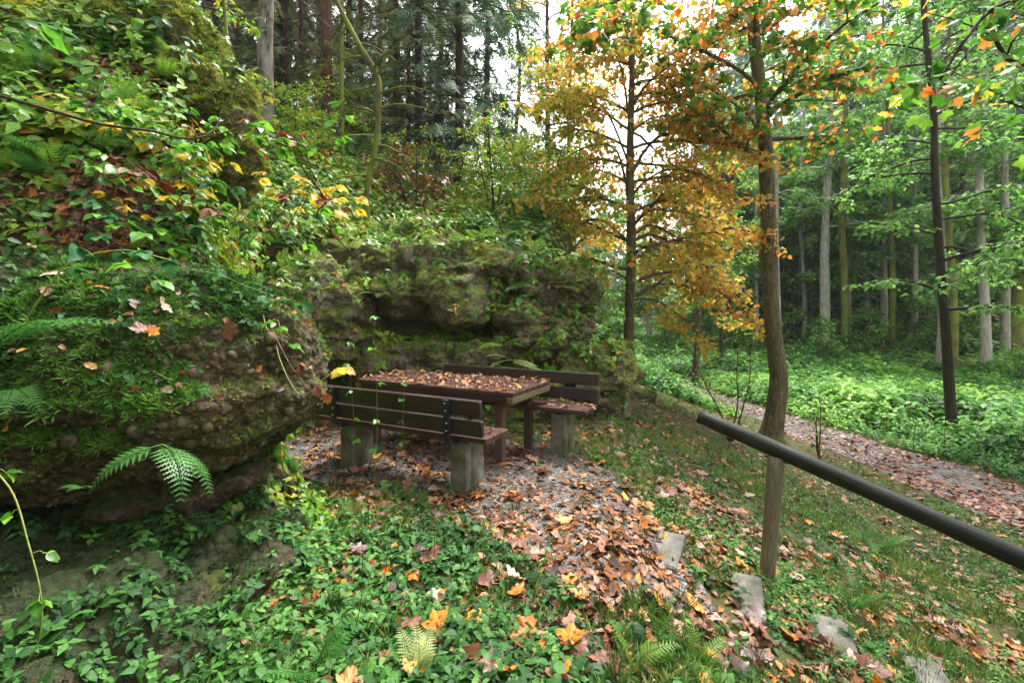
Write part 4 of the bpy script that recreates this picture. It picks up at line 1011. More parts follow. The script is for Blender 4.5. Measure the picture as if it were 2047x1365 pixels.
# ------------------------------------------------------------------ ferns
def frond_mesh(seed, mat, pairs=15, arch=0.45, sub=6):
    r = np.random.default_rng(seed); A = Acc()
    t = np.linspace(0, 1, 20); ax = np.stack([t - 0.12 * t ** 3, 0.05 * np.sin(3 * t) * r.normal(), arch * (t - 1.05 * t ** 2.1)], 1)
    tube(A, ax, 0.008 * (1.1 - t), 4, 0.3, cap=False)
    P_, R_, S_ = [], [], []
    for k in range(pairs):
        tt = 0.14 + 0.85 * k / pairs; c = np.array([np.interp(tt, t, ax[:, j]) for j in range(3)]); T = unit(np.array([np.interp(min(1, tt + .03), t, ax[:, j]) for j in range(3)]) - c)
        L = 0.34 * math.sin(PI * min(1, 0.18 + 0.82 * (1 - tt)) ** 0.8) ** 0.9 * (1 - 0.2 * tt) * r.uniform(0.88, 1.08) if tt < 0.95 else 0.05
        L = 0.30 * (1 - tt) ** 0.75 * min(1, 0.45 + tt * 2.2) * r.uniform(0.9, 1.08)
        for sgn in (1, -1):
            side = np.array([-T[1], T[0], 0]) * sgn; d = unit(side + T * 0.42 + np.array([0, 0, -0.10]))
            up = unit(np.cross(T, side) * sgn)
            for m_ in range(sub):
                u = (m_ + 0.6) / sub; b = c + d * L * u; sl = L * 0.25 * (1 - u) ** 0.6
                for s2 in (1, -1):
                    P_.append(b); dd = unit(np.cross(up, d) * s2 + d * 0.5); R_.append(np.stack([dd, np.cross(up, dd), up], 1)); S_.append(max(sl, 0.012))
            P_.append(c + d * L * 0.0); R_.append(np.stack([d, np.cross(up, d), up], 1)); S_.append(L * 1.06)
    tm = (DIAMOND[0] * np.array([1, 0.75, 0.5]), DIAMOND[1]); tn = (DIAMOND[0] * np.array([1, 0.18, 0.2]), DIAMOND[1])
    P_, R_, S_ = np.array(P_), np.array(R_), np.array(S_); isax = (np.arange(len(P_)) % (2 * sub + 1)) == 2 * sub
    A.scatter(tm, P_[~isax], R_[~isax], S_[~isax], np.clip(r.normal(0.5, 0.2, (~isax).sum()), 0, 1)); A.scatter(tn, P_[isax], R_[isax], S_[isax], 0.5)
    return A.mesh('frond', mat)
FR = {'dark': [frond_mesh(k, M['fern'], 13, 0.35 + 0.1 * k, 5) for k in range(3)], 'light': [frond_mesh(10 + k, M['fern_light'], 12, 0.4, 5) for k in range(3)], 'pale': [frond_mesh(20 + k, M['fern_pale'], 15, 0.4, 5) for k in range(2)]}

def fern(loc, dirs, L, kind, label, group=None, el=0.35):
    t = thing('fern', label, 'fern', tuple(loc), 0, group)
    for a in dirs:
        e = el if np.isscalar(el) else RNG.uniform(*el)
        link('frond', FR[kind][int(RNG.integers(0, len(FR[kind])))], t, (0, 0, 0), (RNG.normal() * 0.2, -e, a), float(L * RNG.uniform(0.85, 1.1)))
    return t
def fern_at(px, py, Yd, dirs, L, kind, label, el=0.3): return fern(P(px, py, Yd), dirs, L, kind, label, None, el)
fern_at(-20, 700, 1.75, (0.15, -0.25, 0.5), 0.46, 'dark', 'large green fern reaching in over the left end of the mossy boulder', 0.25)
fern_at(30, 780, 1.85, (-0.5, -0.9), 0.28, 'dark', 'drooping green fern below the large fern at the left edge', -0.25)
fern_at(325, 888, 2.05, (-0.35, -0.75, -2.4), 0.36, 'dark', 'green fern hanging from the pebbly face of the big boulder', -0.55)
fern_at(168, 975, 2.0, (-0.6, -2.2, -1.4), 0.11, 'dark', 'tiny fern in the dark hollow under the boulder', 0.2)
for px, py, L, kd, lb in ((1262, 1335, .24, 'light', 'upright light green fern at the bottom of the picture below the steps'), (1392, 1330, .22, 'light', 'yellow-green fern beside the lower steps'), (625, 1375, .3, 'dark', 'green fern at the bottom edge left of centre'),
                      (835, 1375, .26, 'pale', 'pale olive fern at the bottom edge among herbs'), (1420, 850, .35, 'light', 'small fern below the handrail end'), (1760, 1100, .45, 'dark', 'green fern on the slope below the handrail'), (1700, 1230, .4, 'dark', 'green fern on the leafy slope right of the steps'), (1215, 830, .3, 'light', 'light green fern at the foot of the far bench'), (1340, 820, .5, 'light', 'broad fern on the bank between outcrop and handrail'), (575, 960, .3, 'dark', 'dark fern tucked beneath the tip of the boulder')):
    p = place(px, min(py, 1363)); fern(p, RNG.uniform(0, 2 * PI, 5), L, kd, lb, None, (0.3, 1.1))
for px, py, Yd, kd, L in ((700, 500, 6.7, 'pale', .5), (760, 590, 6.6, 'light', .4), (905, 530, 6.55, 'dark', .35), (960, 480, 6.6, 'light', .55), (1000, 475, 6.7, 'light', .45), (1040, 600, 6.5, 'dark', .35), (1030, 575, 6.5, 'dark', .3), (1010, 690, 6.5, 'light', .5), (1020, 720, 6.3, 'pale', .5), (880, 560, 6.5, 'dark', .3), (1080, 500, 6.7, 'light', .5)):
    p = P(px, py, Yd)
    fern(p, RNG.uniform(-2.9, -0.2, 4), L, kd, '%s fern hanging from the rock outcrop behind the benches' % {'pale': 'pale yellowish', 'light': 'light green', 'dark': 'dark green'}[kd], '%s ferns on the outcrop' % kd, (-0.4, 0.3))
for k in range(60):
    px, py = RNG.uniform(5, 560), RNG.uniform(40, 420)
    if py < 120 - (px - 0) * 0.1 or py > 470 - 0.1 * px or (px > 430 and py < 200): continue
    p = place(px, py, 2.4, 12)
    if bankness(p[0], p[1]) < 0.2 or p[1] > 7: continue
    kd = 'light' if RNG.uniform() < 0.75 else 'dark'
    fern(p, RNG.uniform(-2.6, 0.3, 4), RNG.uniform(0.22, 0.38), kd, '%s fern in the undergrowth of the upper left bank' % {'light': 'light green', 'dark': 'dark green'}[kd], '%s ferns on the left bank' % kd, (0.2, 0.8))

# ------------------------------------------------------------------ brambles and leafy shoots with single leaves
LEAFM = {}
def leaf_meshes(mk):
    if mk not in LEAFM:
        LEAFM[mk] = []
        for tv, tf in BIGLEAF:
            for a in (0.15, 0.5, 0.85):
                A = Acc(); A.add(tv, tris=tf, a=a); LEAFM[mk].append(A.mesh('leaf', M[mk]))
    return LEAFM[mk]

def shoot(name, label, cat, pts, r, spots, mk, size, cane='cane', group=None, tri=True, droop=0.35, seed=0, leaflets=3):
    """a cane with leaves: each leaf (or group of leaflets) starts at a spot t along the cane"""
    rg = np.random.default_rng(seed); pts = smooth_path(pts, 30); base = pts[0].copy()
    t = thing(name, label, cat, tuple(base), 0, group)
    A = Acc(); tube(A, pts - base, r * np.linspace(1, 0.45, 30), 5, rg.uniform())
    T = unit(np.gradient(pts, axis=0)); lm = leaf_meshes(mk)
    side = 1; todo = []
    for tt in spots:
        i = min(29, int(tt * 29)); p = pts[i]; side = -side
        a = T[i]; lat = unit(np.cross(a, [0, 0, 1]) * side + 0.4 * a + 0.25 * rg.normal(size=3) + np.array([0, 0, 0.15]))
        pl = size * rg.uniform(0.5, 0.9); q = p + lat * pl
        tube(A, np.stack([p, (p + q) / 2 + [0, 0, 0.01], q]) - base, r * 0.4, 3, 0.4, cap=False)
        k = leaflets
        for m_ in range(k):
            da = (m_ - (k - 1) / 2) * 1.05
            hz = np.array([lat[0], lat[1], 0]); hz = unit(hz) if np.linalg.norm(hz) > .05 else np.array([1., 0, 0])
            d_ = Rz(da) @ hz; d_ = unit(d_ + np.array([0, 0, -droop * rg.uniform(0.2, 1.5)]))
            R = frames(d_[None], unit(np.array([0, 0, 1.0]) + 0.3 * rg.normal(size=3))[None])[0]
            todo.append((q, R, size * (1.0 if abs(da) < 0.1 else 0.82) * rg.uniform(0.85, 1.15)))
    A.obj('stem', M[cane], t)
    for q, R, s in todo:
        link('leaf', lm[int(rg.integers(0, len(lm)))], t, q - base, Matrix(R.tolist()).to_euler(), float(s))
    return t
def PP(l): return [P(*q) for q in l]
shoot('bramble', 'bramble shoot with green leaves leaning across the top of the boulder, left edge', 'bramble', PP([(20, 690, 1.95), (95, 575, 1.95), (150, 520, 1.98), (250, 500, 2.05), (340, 520, 2.15)]), 0.004, (0.4, 0.55, 0.7, 0.85, 1.0), 'bramble_dark', 0.085, seed=1)
shoot('bramble', 'bramble shoot with pale green leaves beside the white wood chip on the boulder', 'bramble', PP([(330, 585, 2.35), (300, 560, 2.3), (290, 545, 2.25), (270, 530, 2.2)]), 0.003, (0.5, 0.75, 1.0), 'bramble', 0.085, seed=2)
shoot('bramble', 'bramble shoot with dark leaves trailing over the upper right of the boulder', 'bramble', PP([(380, 540, 2.6), (440, 550, 2.5), (500, 575, 2.45), (580, 600, 2.45)]), 0.003, (0.2, 0.4, 0.6, 0.8, 1.0), 'bramble_dark', 0.075, seed=3)
shoot('bramble', 'young bramble with pale green leaves hanging at the right tip of the boulder', 'bramble', PP([(520, 600, 2.75), (535, 660, 2.55), (555, 640, 2.5), (565, 690, 2.45)]), 0.003, (0.4, 0.7, 1.0), 'bramble', 0.07, seed=4)
shoot('bramble', 'bramble with big yellow leaves hanging between boulder and table', 'bramble', PP([(545, 640, 2.75), (560, 720, 2.6), (602, 790, 2.5), (650, 755, 2.5), (690, 740, 2.5)]), 0.0035, (0.88, 1.0), 'bramble_yellow', 0.085, seed=5)
shoot('bramble', 'withered bramble with curled brown leaves hanging beside the near bench', 'bramble', PP([(540, 650, 2.7), (575, 720, 2.55), (610, 770, 2.5), (635, 790, 2.5)]), 0.003, (0.35, 0.8, 1.0), 'dead_brown', 0.08, 'cane_brown', seed=6, droop=1.8, leaflets=2)
shoot('bramble', 'long thin bramble cane hanging down at the bottom left with small bright leaves', 'bramble', PP([(-30, 920, 1.6), (25, 985, 1.6), (55, 1080, 1.58), (82, 1190, 1.56), (78, 1280, 1.55), (40, 1340, 1.55)]), 0.0035, (0.08, 0.3, 0.45, 0.62), 'bramble', 0.05, seed=7)
for k, (px, py, top, mk, s) in enumerate(((665, 905, 700, 'bramble', .05), (705, 960, 690, 'bramble', .06), (745, 1000, 640, 'bramble', .055), (790, 980, 770, 'bramble_dark', .05), (640, 960, 800, 'dead_brown', .05), (860, 1160, 990, 'herb', .0), (760, 1200, 960, 'herb', .0), (700, 1300, 1040, 'herb', .0), (1690, 1190, 1010, 'grass', 0.0))):
    p = place(px, py); q = P(px - 25 + 14 * k % 50, top, p[1] * 0.97)
    pts = [p, p * 0.6 + q * 0.4 + [0.03, 0, 0.02], q]
    if s > 0: shoot('bramble', ['thin bramble stalk rising left of the near bench', 'thin green bramble stalk in front of the near bench backrest', 'tall thin green bramble stalk in front of the table', 'short bramble stalk behind the near bench foot', 'withered brown stalk at the foot of the boulder tip'][k], 'bramble', pts, 0.0022, (0.35, 0.55, 0.72, 0.88, 1.0), mk, s, 'cane' if mk != 'dead_brown' else 'cane_brown', seed=20 + k)
    else:
        A = Acc(); tube(A, smooth_path(pts, 12), np.linspace(0.0022, 0.001, 12), 4, 0.2)
        A.obj('dry_stalk', M['cane_brown'], None, label=['thin dark stalk standing in the herbs near the bench foot', 'thin dark stalk leaning in the herbs, middle one of three', 'thin dark stalk nearest the bottom edge among herbs', 'thin dry stalk on the slope beside the handrail post'][k - 5], category='stalk')
for k in range(60):                                # leafy shoots over the left bank
    px = RNG.uniform(180, 690); py = RNG.uniform(210, 470)
    if py < 160 + 0.15 * px: continue
    if px > 480: Yd = RNG.uniform(3.0, 3.7); p0 = P(px - 130, py + 60, Yd + 0.5)
    else: p0 = place(px - 40, py + 50, 2.5, 9); Yd = max(2.5, p0[1] - 0.25)
    p1 = P(px, py, Yd)
    mk = ['bramble', 'bramble', 'bramble', 'bramble_dark', 'bramble_yellow'][int(RNG.integers(0, 5))] if k % 9 else 'dead_brown'
    cw = {'bramble': 'bright green', 'bramble_dark': 'dark green', 'bramble_yellow': 'yellowing', 'dead_brown': 'withered brown'}[mk]
    shoot('bramble', 'arching bramble with %s leaves on the left bank' % cw, 'bramble', [p0, p0 * 0.5 + p1 * 0.5 + [0, 0, 0.12], p1, p1 + [0.14, -0.05, -0.08]], 0.003,
          np.linspace(0.25, 1, 5), mk, RNG.uniform(0.07, 0.105), 'cane_brown', 'brambles with %s leaves on the bank' % cw, seed=100 + k)
for k, (px, py, Yd) in enumerate(((690, 222, 3.2), (660, 265, 3.3), (40, 40, 2.2))):
    p1 = P(px, py, Yd); p0 = P(px - (90 if k < 2 else 80), py + (200 if k < 2 else 30), Yd + 0.4)
    shoot('shrub_shoot', ['slender shoot with round bright leaves standing highest against the spruce trunks', 'lower shoot with rounded yellow-green leaves before the spruce trunks', 'bright green leaves poking in at the top left corner'][k], 'shrub', [p0, (p0 + p1) / 2 + [0.05, 0, 0.05], p1], 0.0035, (0.7, 0.8, 0.9, 1.0), 'bramble', 0.085 if k < 2 else 0.13, 'cane_brown', seed=70 + k)
A = Acc(); pts = smooth_path(PP([(-40, 180, 2.3), (80, 215, 2.3), (200, 248, 2.35), (300, 262, 2.4), (380, 278, 2.5), (425, 262, 2.6), (440, 235, 2.65)]), 40)
tube(A, pts, np.linspace(0.009, 0.004, 40), 6); tube(A, smooth_path(PP([(380, 278, 2.5), (450, 265, 2.6), (520, 240, 2.7)]), 12), np.linspace(0.005, 0.002, 12), 5)
A.obj('fallen_branch', M['twig'], None, label='long bare grey branch arching across the upper left bank', category='branch')
A = Acc(); tube(A, smooth_path(PP([(600, 330, 3.1), (650, 400, 3.2), (640, 440, 3.25), (760, 560, 3.5)]), 20), np.linspace(0.006, 0.004, 20), 5)
A.obj('fallen_branch', M['twig'], None, label='dark bare twig crossing in front of the outcrop', category='branch')

# ================================================================== trees
def grow(acc, p0, d0, L, r0, lvl, rng, droop, out, subs=(7, 5), spread=0.9, wig=0.12):
    n = max(4, int(L / 0.22)) if lvl else 4
    n = min(n, 14); d = unit(np.asarray(d0, float)); p = np.asarray(p0, float); pts = [p]; dirs = [d]
    for i in range(n):
        d = unit(d + wig * rng.normal(size=3) + np.array([0, 0, -droop / n])); p = p + d * L / n; pts.append(p); dirs.append(d)
    pts = np.array(pts); tube(acc, pts, r0 * np.linspace(1, 0.3, n + 1), 6 if lvl > 1 else (4 if lvl else 3), rng.uniform(), cap=False)
    branch_out(acc, pts, np.array(dirs), L, r0, lvl, rng, droop, out, subs, spread, wig)

def branch_out(acc, pts, dirs, L, r0, lvl, rng, droop, out, subs, spread, wig):
    n = len(pts) - 1
    if lvl == 0: out.append(pts); return
    ns = subs[-lvl] if lvl <= len(subs) else subs[0]
    for k in range(ns):
        t = 0.2 + 0.8 * (k + rng.uniform(0, 0.8)) / ns; i = min(n - 1, int(t * n)); dd = dirs[i]
        lat = unit(np.cross(dd, [0, 0, 1]) + 1e-3) * (1 if k % 2 else -1)
        nd = unit(dd * 0.75 + lat * spread * rng.uniform(0.6, 1.2) + np.array([0, 0, 0.15 * rng.normal() + 0.05]))
        grow(acc, pts[i], nd, L * rng.uniform(0.3, 0.5) * (1.15 - 0.5 * t), r0 * (1 - 0.65 * t) * 0.55, lvl - 1, rng, droop * 0.9, out, subs, spread, wig)
    out.append(pts[n // 2:])

def leaves_on(acc, twigs, n, size, tmpls, rng, tilt=0.55, rfun=None, off=0.06, hang=0.25):
    seg = np.concatenate([np.stack([t[:-1], t[1:]], 1) for t in twigs]); ln = np.linalg.norm(seg[:, 1] - seg[:, 0], axis=1)
    i = rng.choice(len(seg), n, p=ln / ln.sum()); u = rng.uniform(size=(n, 1)); p = seg[i, 0] * (1 - u) + seg[i, 1] * u
    d = unit(seg[i, 1] - seg[i, 0]); lat = rnd_dir(n, rng); lat[:, 2] *= 0.5
    ax = unit(d * 0.4 + lat + np.array([0, 0, -hang])); up = unit(np.array([0, 0, 1.0]) + tilt * rng.normal(size=(n, 3)))
    R = frames(ax, up); s = rng.uniform(size[0], size[1], n)
    p = p + ax * off * rng.uniform(0.2, 1, (n, 1))
    r = rng.uniform(size=n) if rfun is None else np.clip(rfun(p, rng), 0, 1)
    idx = rng.integers(0, len(tmpls), n)
    for t in range(len(tmpls)):
        j = idx == t; acc.scatter(tmpls[t], p[j], R[j], s[j], r[j])

def trunk_from(pix, Y0, seed=0):
    """pix: list of (px, py, width_px); returns points and radii at distance Y0"""
    pts = np.array([P(a, b, Y0) for a, b, c in pix]); rad = np.array([c / 2 / FPX * Y0 for a, b, c in pix])
    n = 36; q = smooth_path(np.column_stack([pts, rad]), n); return q[:, :3], q[:, 3]

def tree(name, label, pts, rad, bark, limbs, leaf, seed, group=None, cat='tree', sides=14, subs=(7, 5), droop=0.6, limb_r=0.42, drawn=(), lvl=2, bump=0.10, cap_r=0.06):
    rg = np.random.default_rng(seed); base = pts[0].copy()
    t = thing(name, label, cat, tuple(base), 0, group)
    A = Acc(); pp_ = pts - base
    root = np.concatenate([[pp_[0] - [0, 0, 0.3]], pp_]); rr = np.concatenate([[rad[0] * 1.35], rad]); rr[1] *= 1.18; rr[2] *= 1.05
    tube(A, root, rr, sides, 0.5, bump, 5.0 / max(0.3, rad[0] * 8), True, seed); A.obj('trunk', bark, t)
    twigs = []
    hz = pp_[:, 2]
    for ppath, r0 in drawn:
        A = Acc(); q = smooth_path(np.array(ppath) - base, 14); tube(A, q, r0 * np.linspace(1, 0.35, 14), 7, 0.5, cap=False)
        branch_out(A, q, unit(np.gradient(q, axis=0)), np.linalg.norm(q[-1] - q[0]), r0, lvl, rg, droop, twigs, subs, 0.9, 0.12)
        A.obj('limb', bark, t)
    for (h, az, el, L) in limbs:
        i = int(np.clip(np.searchsorted(hz, h), 1, len(hz) - 1)); A = Acc()
        d = np.array([math.cos(az) * math.cos(el), math.sin(az) * math.cos(el), math.sin(el)])
        grow(A, pp_[i], d, L, max(0.012, min(cap_r, rad[i] * limb_r)), lvl, rg, droop, twigs, subs); A.obj('limb', bark, t)
    for lf in (leaf if isinstance(leaf, list) else [leaf]):
        A = Acc(); leaves_on(A, twigs, lf['n'], lf['size'], lf['tmpl'], rg, lf.get('tilt', 0.55), lf.get('rfun'), lf.get('off', 0.06)); A.obj('crown', lf['mat'], t, kind='stuff')
    return t

# ---- the dark slender maple behind the handrail
b = place(1543, 885); Yt = b[1]
pts, rad = trunk_from([(1537, 885, 52), (1545, 850, 41), (1550, 825, 36), (1553, 800, 34), (1558, 755, 33), (1549, 690, 31), (1541, 600, 29), (1536, 450, 28), (1530, 300, 27), (1520, 180, 25), (1506, 60, 22), (1500, -60, 20), (1496, -250, 16), (1500, -480, 10)], Yt)
pts[0] = b
dr = [(PP([(1518, 178, Yt), (1480, 142, Yt - .2), (1400, 100, Yt - .6), (1300, 58, Yt - 1.1), (1215, 35, Yt - 1.5)]), 0.045),
      (PP([(1518, 285, Yt), (1500, 235, Yt - .2), (1440, 190, Yt - .6), (1360, 150, Yt - 1)]), 0.03),
      (PP([(1524, 70, Yt), (1560, 42, Yt - .1), (1625, 4, Yt - .3), (1700, 12, Yt - .5)]), 0.03),
      (PP([(1525, 68, Yt), (1538, 20, Yt), (1550, -60, Yt)]), 0.03),
      (PP([(1505, 20, Yt), (1400, -20, Yt - 1), (1280, -10, Yt - 1.8), (1150, 30, Yt - 2.4)]), 0.03)]
lm = [(z, a, 0.35, L) for z, a, L in ((5.2, 3.4, 2.4), (5.6, 0.3, 2.2), (6.0, 4.6, 2.6), (6.3, 5.5, 2.4), (6.6, 2.6, 2.2), (7.0, 0.9, 2.0), (7.4, 4.0, 2.2), (7.8, 1.8, 1.8), (8.4, 5.0, 1.6), (8.8, 3.0, 1.4))]
MT = tree('maple_tree', 'slender dark maple trunk with white lichen spots standing behind the handrail', pts, rad, M['bark_dark'], lm,
     [dict(n=1600, size=(0.07, 0.13), tmpl=MAPLE_LO, mat=M['maple_orange'], tilt=0.9, off=0.12), dict(n=2500, size=(0.08, 0.15), tmpl=MAPLE_LO, mat=M['maple_green'])], 1, droop=0.5, drawn=dr, sides=18)

# ---- the golden maple in the middle
Ym = 9.6
pts, rad = trunk_from([(1248, 775, 26), (1255, 700, 22), (1259, 600, 20), (1262, 480, 18), (1259, 350, 16), (1262, 200, 12), (1265, 100, 10), (1268, -50, 7), (1270, -200, 4)], Ym)
pts[0][2] = H(pts[0][0], pts[0][1])
def q3(l, y1): return [P(a, c, Ym + (y1) * k / (len(l) - 1)) for k, (a, c) in enumerate(l)]
dr = [(q3([(1262, 392), (1290, 362), (1340, 338), (1400, 350), (1450, 375), (1510, 395)], -0.2), .03), (q3([(1265, 345), (1290, 300), (1330, 262), (1370, 245), (1440, 247), (1500, 268)], .6), .035),
      (q3([(1266, 262), (1300, 238), (1350, 232), (1420, 262)], -.3), .022), (q3([(1270, 512), (1330, 515), (1390, 552), (1460, 600), (1500, 650)], .3), .024), (q3([(1268, 470), (1300, 450), (1360, 480), (1420, 540), (1470, 560)], .9), .028),
      (q3([(1264, 215), (1290, 172), (1340, 132), (1390, 102), (1450, 75)], -.5), .028), (q3([(1255, 382), (1232, 300), (1190, 290), (1140, 310), (1100, 350)], -.6), .026), (q3([(1254, 480), (1200, 440), (1150, 450), (1090, 480)], .3), .025),
      (q3([(1258, 250), (1240, 130), (1200, 90), (1150, 70)], -.6), .024), (q3([(1258, 330), (1210, 220), (1150, 190), (1080, 210)], .5), .024), (q3([(1256, 560), (1220, 540), (1190, 560), (1150, 590)], .4), .02), (q3([(1262, 600), (1310, 600), (1370, 640), (1430, 690)], -.3), .022),
      (q3([(1263, 180), (1250, 60), (1220, 0), (1180, -40)], .3), .02), (q3([(1264, 160), (1300, 90), (1380, 30), (1470, 0)], .8), .022), (q3([(1264, 410), (1320, 420), (1400, 430), (1480, 470)], 1.2), .025)]
rg = np.random.default_rng(5)
lm = [(h, rg.uniform(0, 2 * PI), 0.55, 2.6 * (1 - 0.06 * h)) for h in np.linspace(2.6, 7.2, 12)]
lm += [(h, a, 0.5, L) for h, a, L in ((1.6, 0.3, 2.4), (2.0, 0.1, 2.6), (2.4, 0.7, 3.0), (2.9, 0.2, 2.9), (3.3, 0.5, 3.0), (3.8, 0.3, 2.9), (4.4, 0.0, 2.8), (4.9, 0.6, 2.8), (5.4, 0.1, 2.6), (5.9, 0.4, 2.3), (6.4, 1.2, 2.2), (6.8, 2.2, 2.2), (7.1, 3.2, 2.2), (7.4, 0.2, 2.0), (7.8, 1.5, 1.8), (6.2, 2.8, 2.4), (2.2, 3.3, 2.4), (2.8, 2.7, 2.6), (3.4, 3.6, 2.6), (4.2, 3.0, 2.6), (5.0, 3.4, 2.2))]
GM = tree('maple_tree', 'golden autumn maple with arching limbs in the middle of the picture', pts, rad, M['bark_dark'], lm,
     [dict(n=14500, size=(0.06, 0.11), tmpl=MAPLE_LO, mat=M['maple'], tilt=1.0, off=0.16, rfun=lambda p, r: 0.33 + 0.06 * p[:, 0] + 0.02 * (p[:, 2] - 3) + 0.22 * r.normal(size=len(p)))], 2, droop=1.0, drawn=dr, subs=(8, 5))

# ---- tall trees at the edge of the valley
def tall(px, py, pxt, w, label, bark, seed, mat='broad', bend=0, n=3400, h0=5.6, mossy=False, ht=None, leafsize=(0.12, 0.2), nl=12, Lr=(2.0, 3.2), y1=40, limbs=True, group='tall valley trees', Yf=None):
    b = place(px, py, 6, y1)
    if Yf: b = np.array([(px - CX) / FPX * Yf, Yf, 0.0]); b[2] = H(b[0], b[1])
    Y0 = b[1]; top = ht or 16
    zz = np.linspace(0, top, 30); pxs = px + (pxt - px) * zz / top; x0 = b[0]
    dx = (pxt - px) / FPX * Y0
    pts = np.stack([x0 + dx * zz / (py / FPX * Y0) + bend * np.sin(zz * 0.7) , np.full(30, Y0) + 0.1 * np.sin(zz * 0.5 + seed), b[2] + zz], 1)
    pts[0] = b
    rad = w / 2 / FPX * Y0 * np.linspace(1.08, 0.35, 30)
    rg = np.random.default_rng(seed)
    lm = [(h, rg.uniform(0, 2 * PI), rg.uniform(0.0, 0.5), rg.uniform(*Lr) * (1 - 0.4 * h / top)) for h in np.linspace(h0, top - 0.5, nl)] if limbs else []
    return tree('tall_tree' if limbs else 'tree_snag', label, pts, rad, bark, lm, dict(n=n, size=leafsize, tmpl=[LEAF4, DIAMOND], mat=M[mat], off=0.25, tilt=0.7) if limbs else [], seed, group if limbs else None, sides=10, subs=(5, 3) if n > 600 else (4, 2), droop=0.7, lvl=2)
tall(1648, 716, 1660, 19, 'straight pale grey trunk, first tall tree right of the dark maple', M['bark_grey'], 31, bend=0.03)
tall(1688, 716, 1684, 15, 'mossy grey trunk just right of the straight pale grey one', M['bark_moss'], 32, bend=0.12)
tall(1786, 712, 1768, 11, 'thin mossy green trunk between the pale trunks', M['bark_moss'], 33, bend=0.06, n=1600, nl=9)
tall(1880, 752, 1876, 15, 'pale grey trunk partly hidden behind the dark slanting sapling', M['bark_grey'], 34, bend=0.05)
tall(1902, 756, 1893, 13, 'mossy trunk close behind the dark slanting sapling', M['bark_moss'], 35, bend=0.05, n=2200)
tall(1966, 757, 1964, 17, 'straight grey trunk near the right edge with mossy foot', M['bark_grey'], 36, bend=0.02)
tall(2016, 722, 2130, 30, 'thick mossy trunk leaning right at the right edge', M['bark_moss'], 37, bend=0.0, ht=12)
tall(1556, 722, 1546, 13, 'pale trunk peeping out behind the dark maple', M['bark_grey'], 38, bend=0.05)
tall(1768, 714, 1766, 9, 'short broken pale stump among the tall trunks', M['bark_grey'], 39, ht=1.25, limbs=False)
tall(1296, 700, 1300, 8, 'thin pale trunk in the distance right of the golden maple', M['bark_grey'], 40, n=900, ht=6, nl=7, h0=3.0, Lr=(0.8, 1.4))
tall(1097, 640, 1094, 14, 'brownish trunk behind the outcrop, left of the golden maple', M['bark_red'], 41, mat='beech', n=5000, h0=3.6, leafsize=(0.1, 0.17), ht=15, Yf=17, nl=22)
tall(1040, 640, 1030, 12, 'dark trunk in front of the sky gap, left of the brownish one', M['bark_sap'], 44, mat='broad', n=4600, h0=4.0, leafsize=(0.13, 0.22), ht=15, Yf=20, nl=22, bend=0.15)
tall(1145, 640, 1140, 12, 'slender trunk with golden leaves just left of the golden maple', M['bark_dark'], 45, mat='maple', n=4200, h0=2.5, leafsize=(0.1, 0.16), ht=12, Yf=15, nl=18, bend=0.08)
tall(1390, 640, 1396, 12, 'slender trunk with yellowing leaves behind the golden maple, right of its trunk', M['bark_dark'], 46, mat='beech', n=2400, h0=2.5, leafsize=(0.09, 0.15), ht=10, Yf=17, nl=16, bend=0.08)
tall(1172, 660, 1176, 9, 'thin pale trunk visible below the overhanging nose of the outcrop', M['bark_grey'], 42, mat='beech', n=1000, ht=7, h0=3.5, nl=8, leafsize=(0.08, 0.13), Lr=(0.9, 1.6), Yf=19)
tall(1440, 742, 1452, 8, 'thin trunk half hidden by golden maple leaves', M['bark_sap'], 43, n=800, ht=7, nl=7, h0=3, Lr=(0.8, 1.4))
for k, (px, w_) in enumerate(((1605, 8), (1625, 10), (1712, 7), (1735, 10), (1752, 7), (1815, 9), (1838, 7), (1858, 9), (1925, 8), (1942, 11), (1990, 8), (2005, 9), (2035, 8), (1470, 8), (1415, 7))):
    tall(px, 640, px + 3 * (k % 3) - 3, w_, 'slim pole-like trunk on the dark slope behind the tall grey trunks', [M['bark_grey'], M['bark_moss'], M['bark_sap']][k % 3], 80 + k, n=500, nl=7, h0=7, Yf=25 + 1.3 * (k % 4), ht=15, bend=0.06, group='slim trunks on the far slope')
# dark sapling on the nettle field
b = place(1904, 878); Ys = b[1]
pts, rad = trunk_from([(1904, 878, 20), (1893, 700, 17), (1882, 560, 15), (1875, 450, 14), (1868, 330, 13), (1866, 220, 12), (1856, 120, 11), (1848, 30, 10), (1842, -120, 9), (1845, -300, 5)], Ys); pts[0] = b
rg = np.random.default_rng(9)
lm = [(h, rg.uniform(0, 2 * PI), 0.25, rg.uniform(1.3, 2.2)) for h in np.linspace(2.4, 9, 20)]
tree('young_tree', 'dark slanting sapling with layered bright green leaves on the nettle field', pts, rad, M['bark_sap'], lm, dict(n=4000, size=(0.08, 0.14), tmpl=[LEAF6], mat=M['broad'], off=0.1, tilt=0.35), 10, subs=(6, 4), droop=0.3)

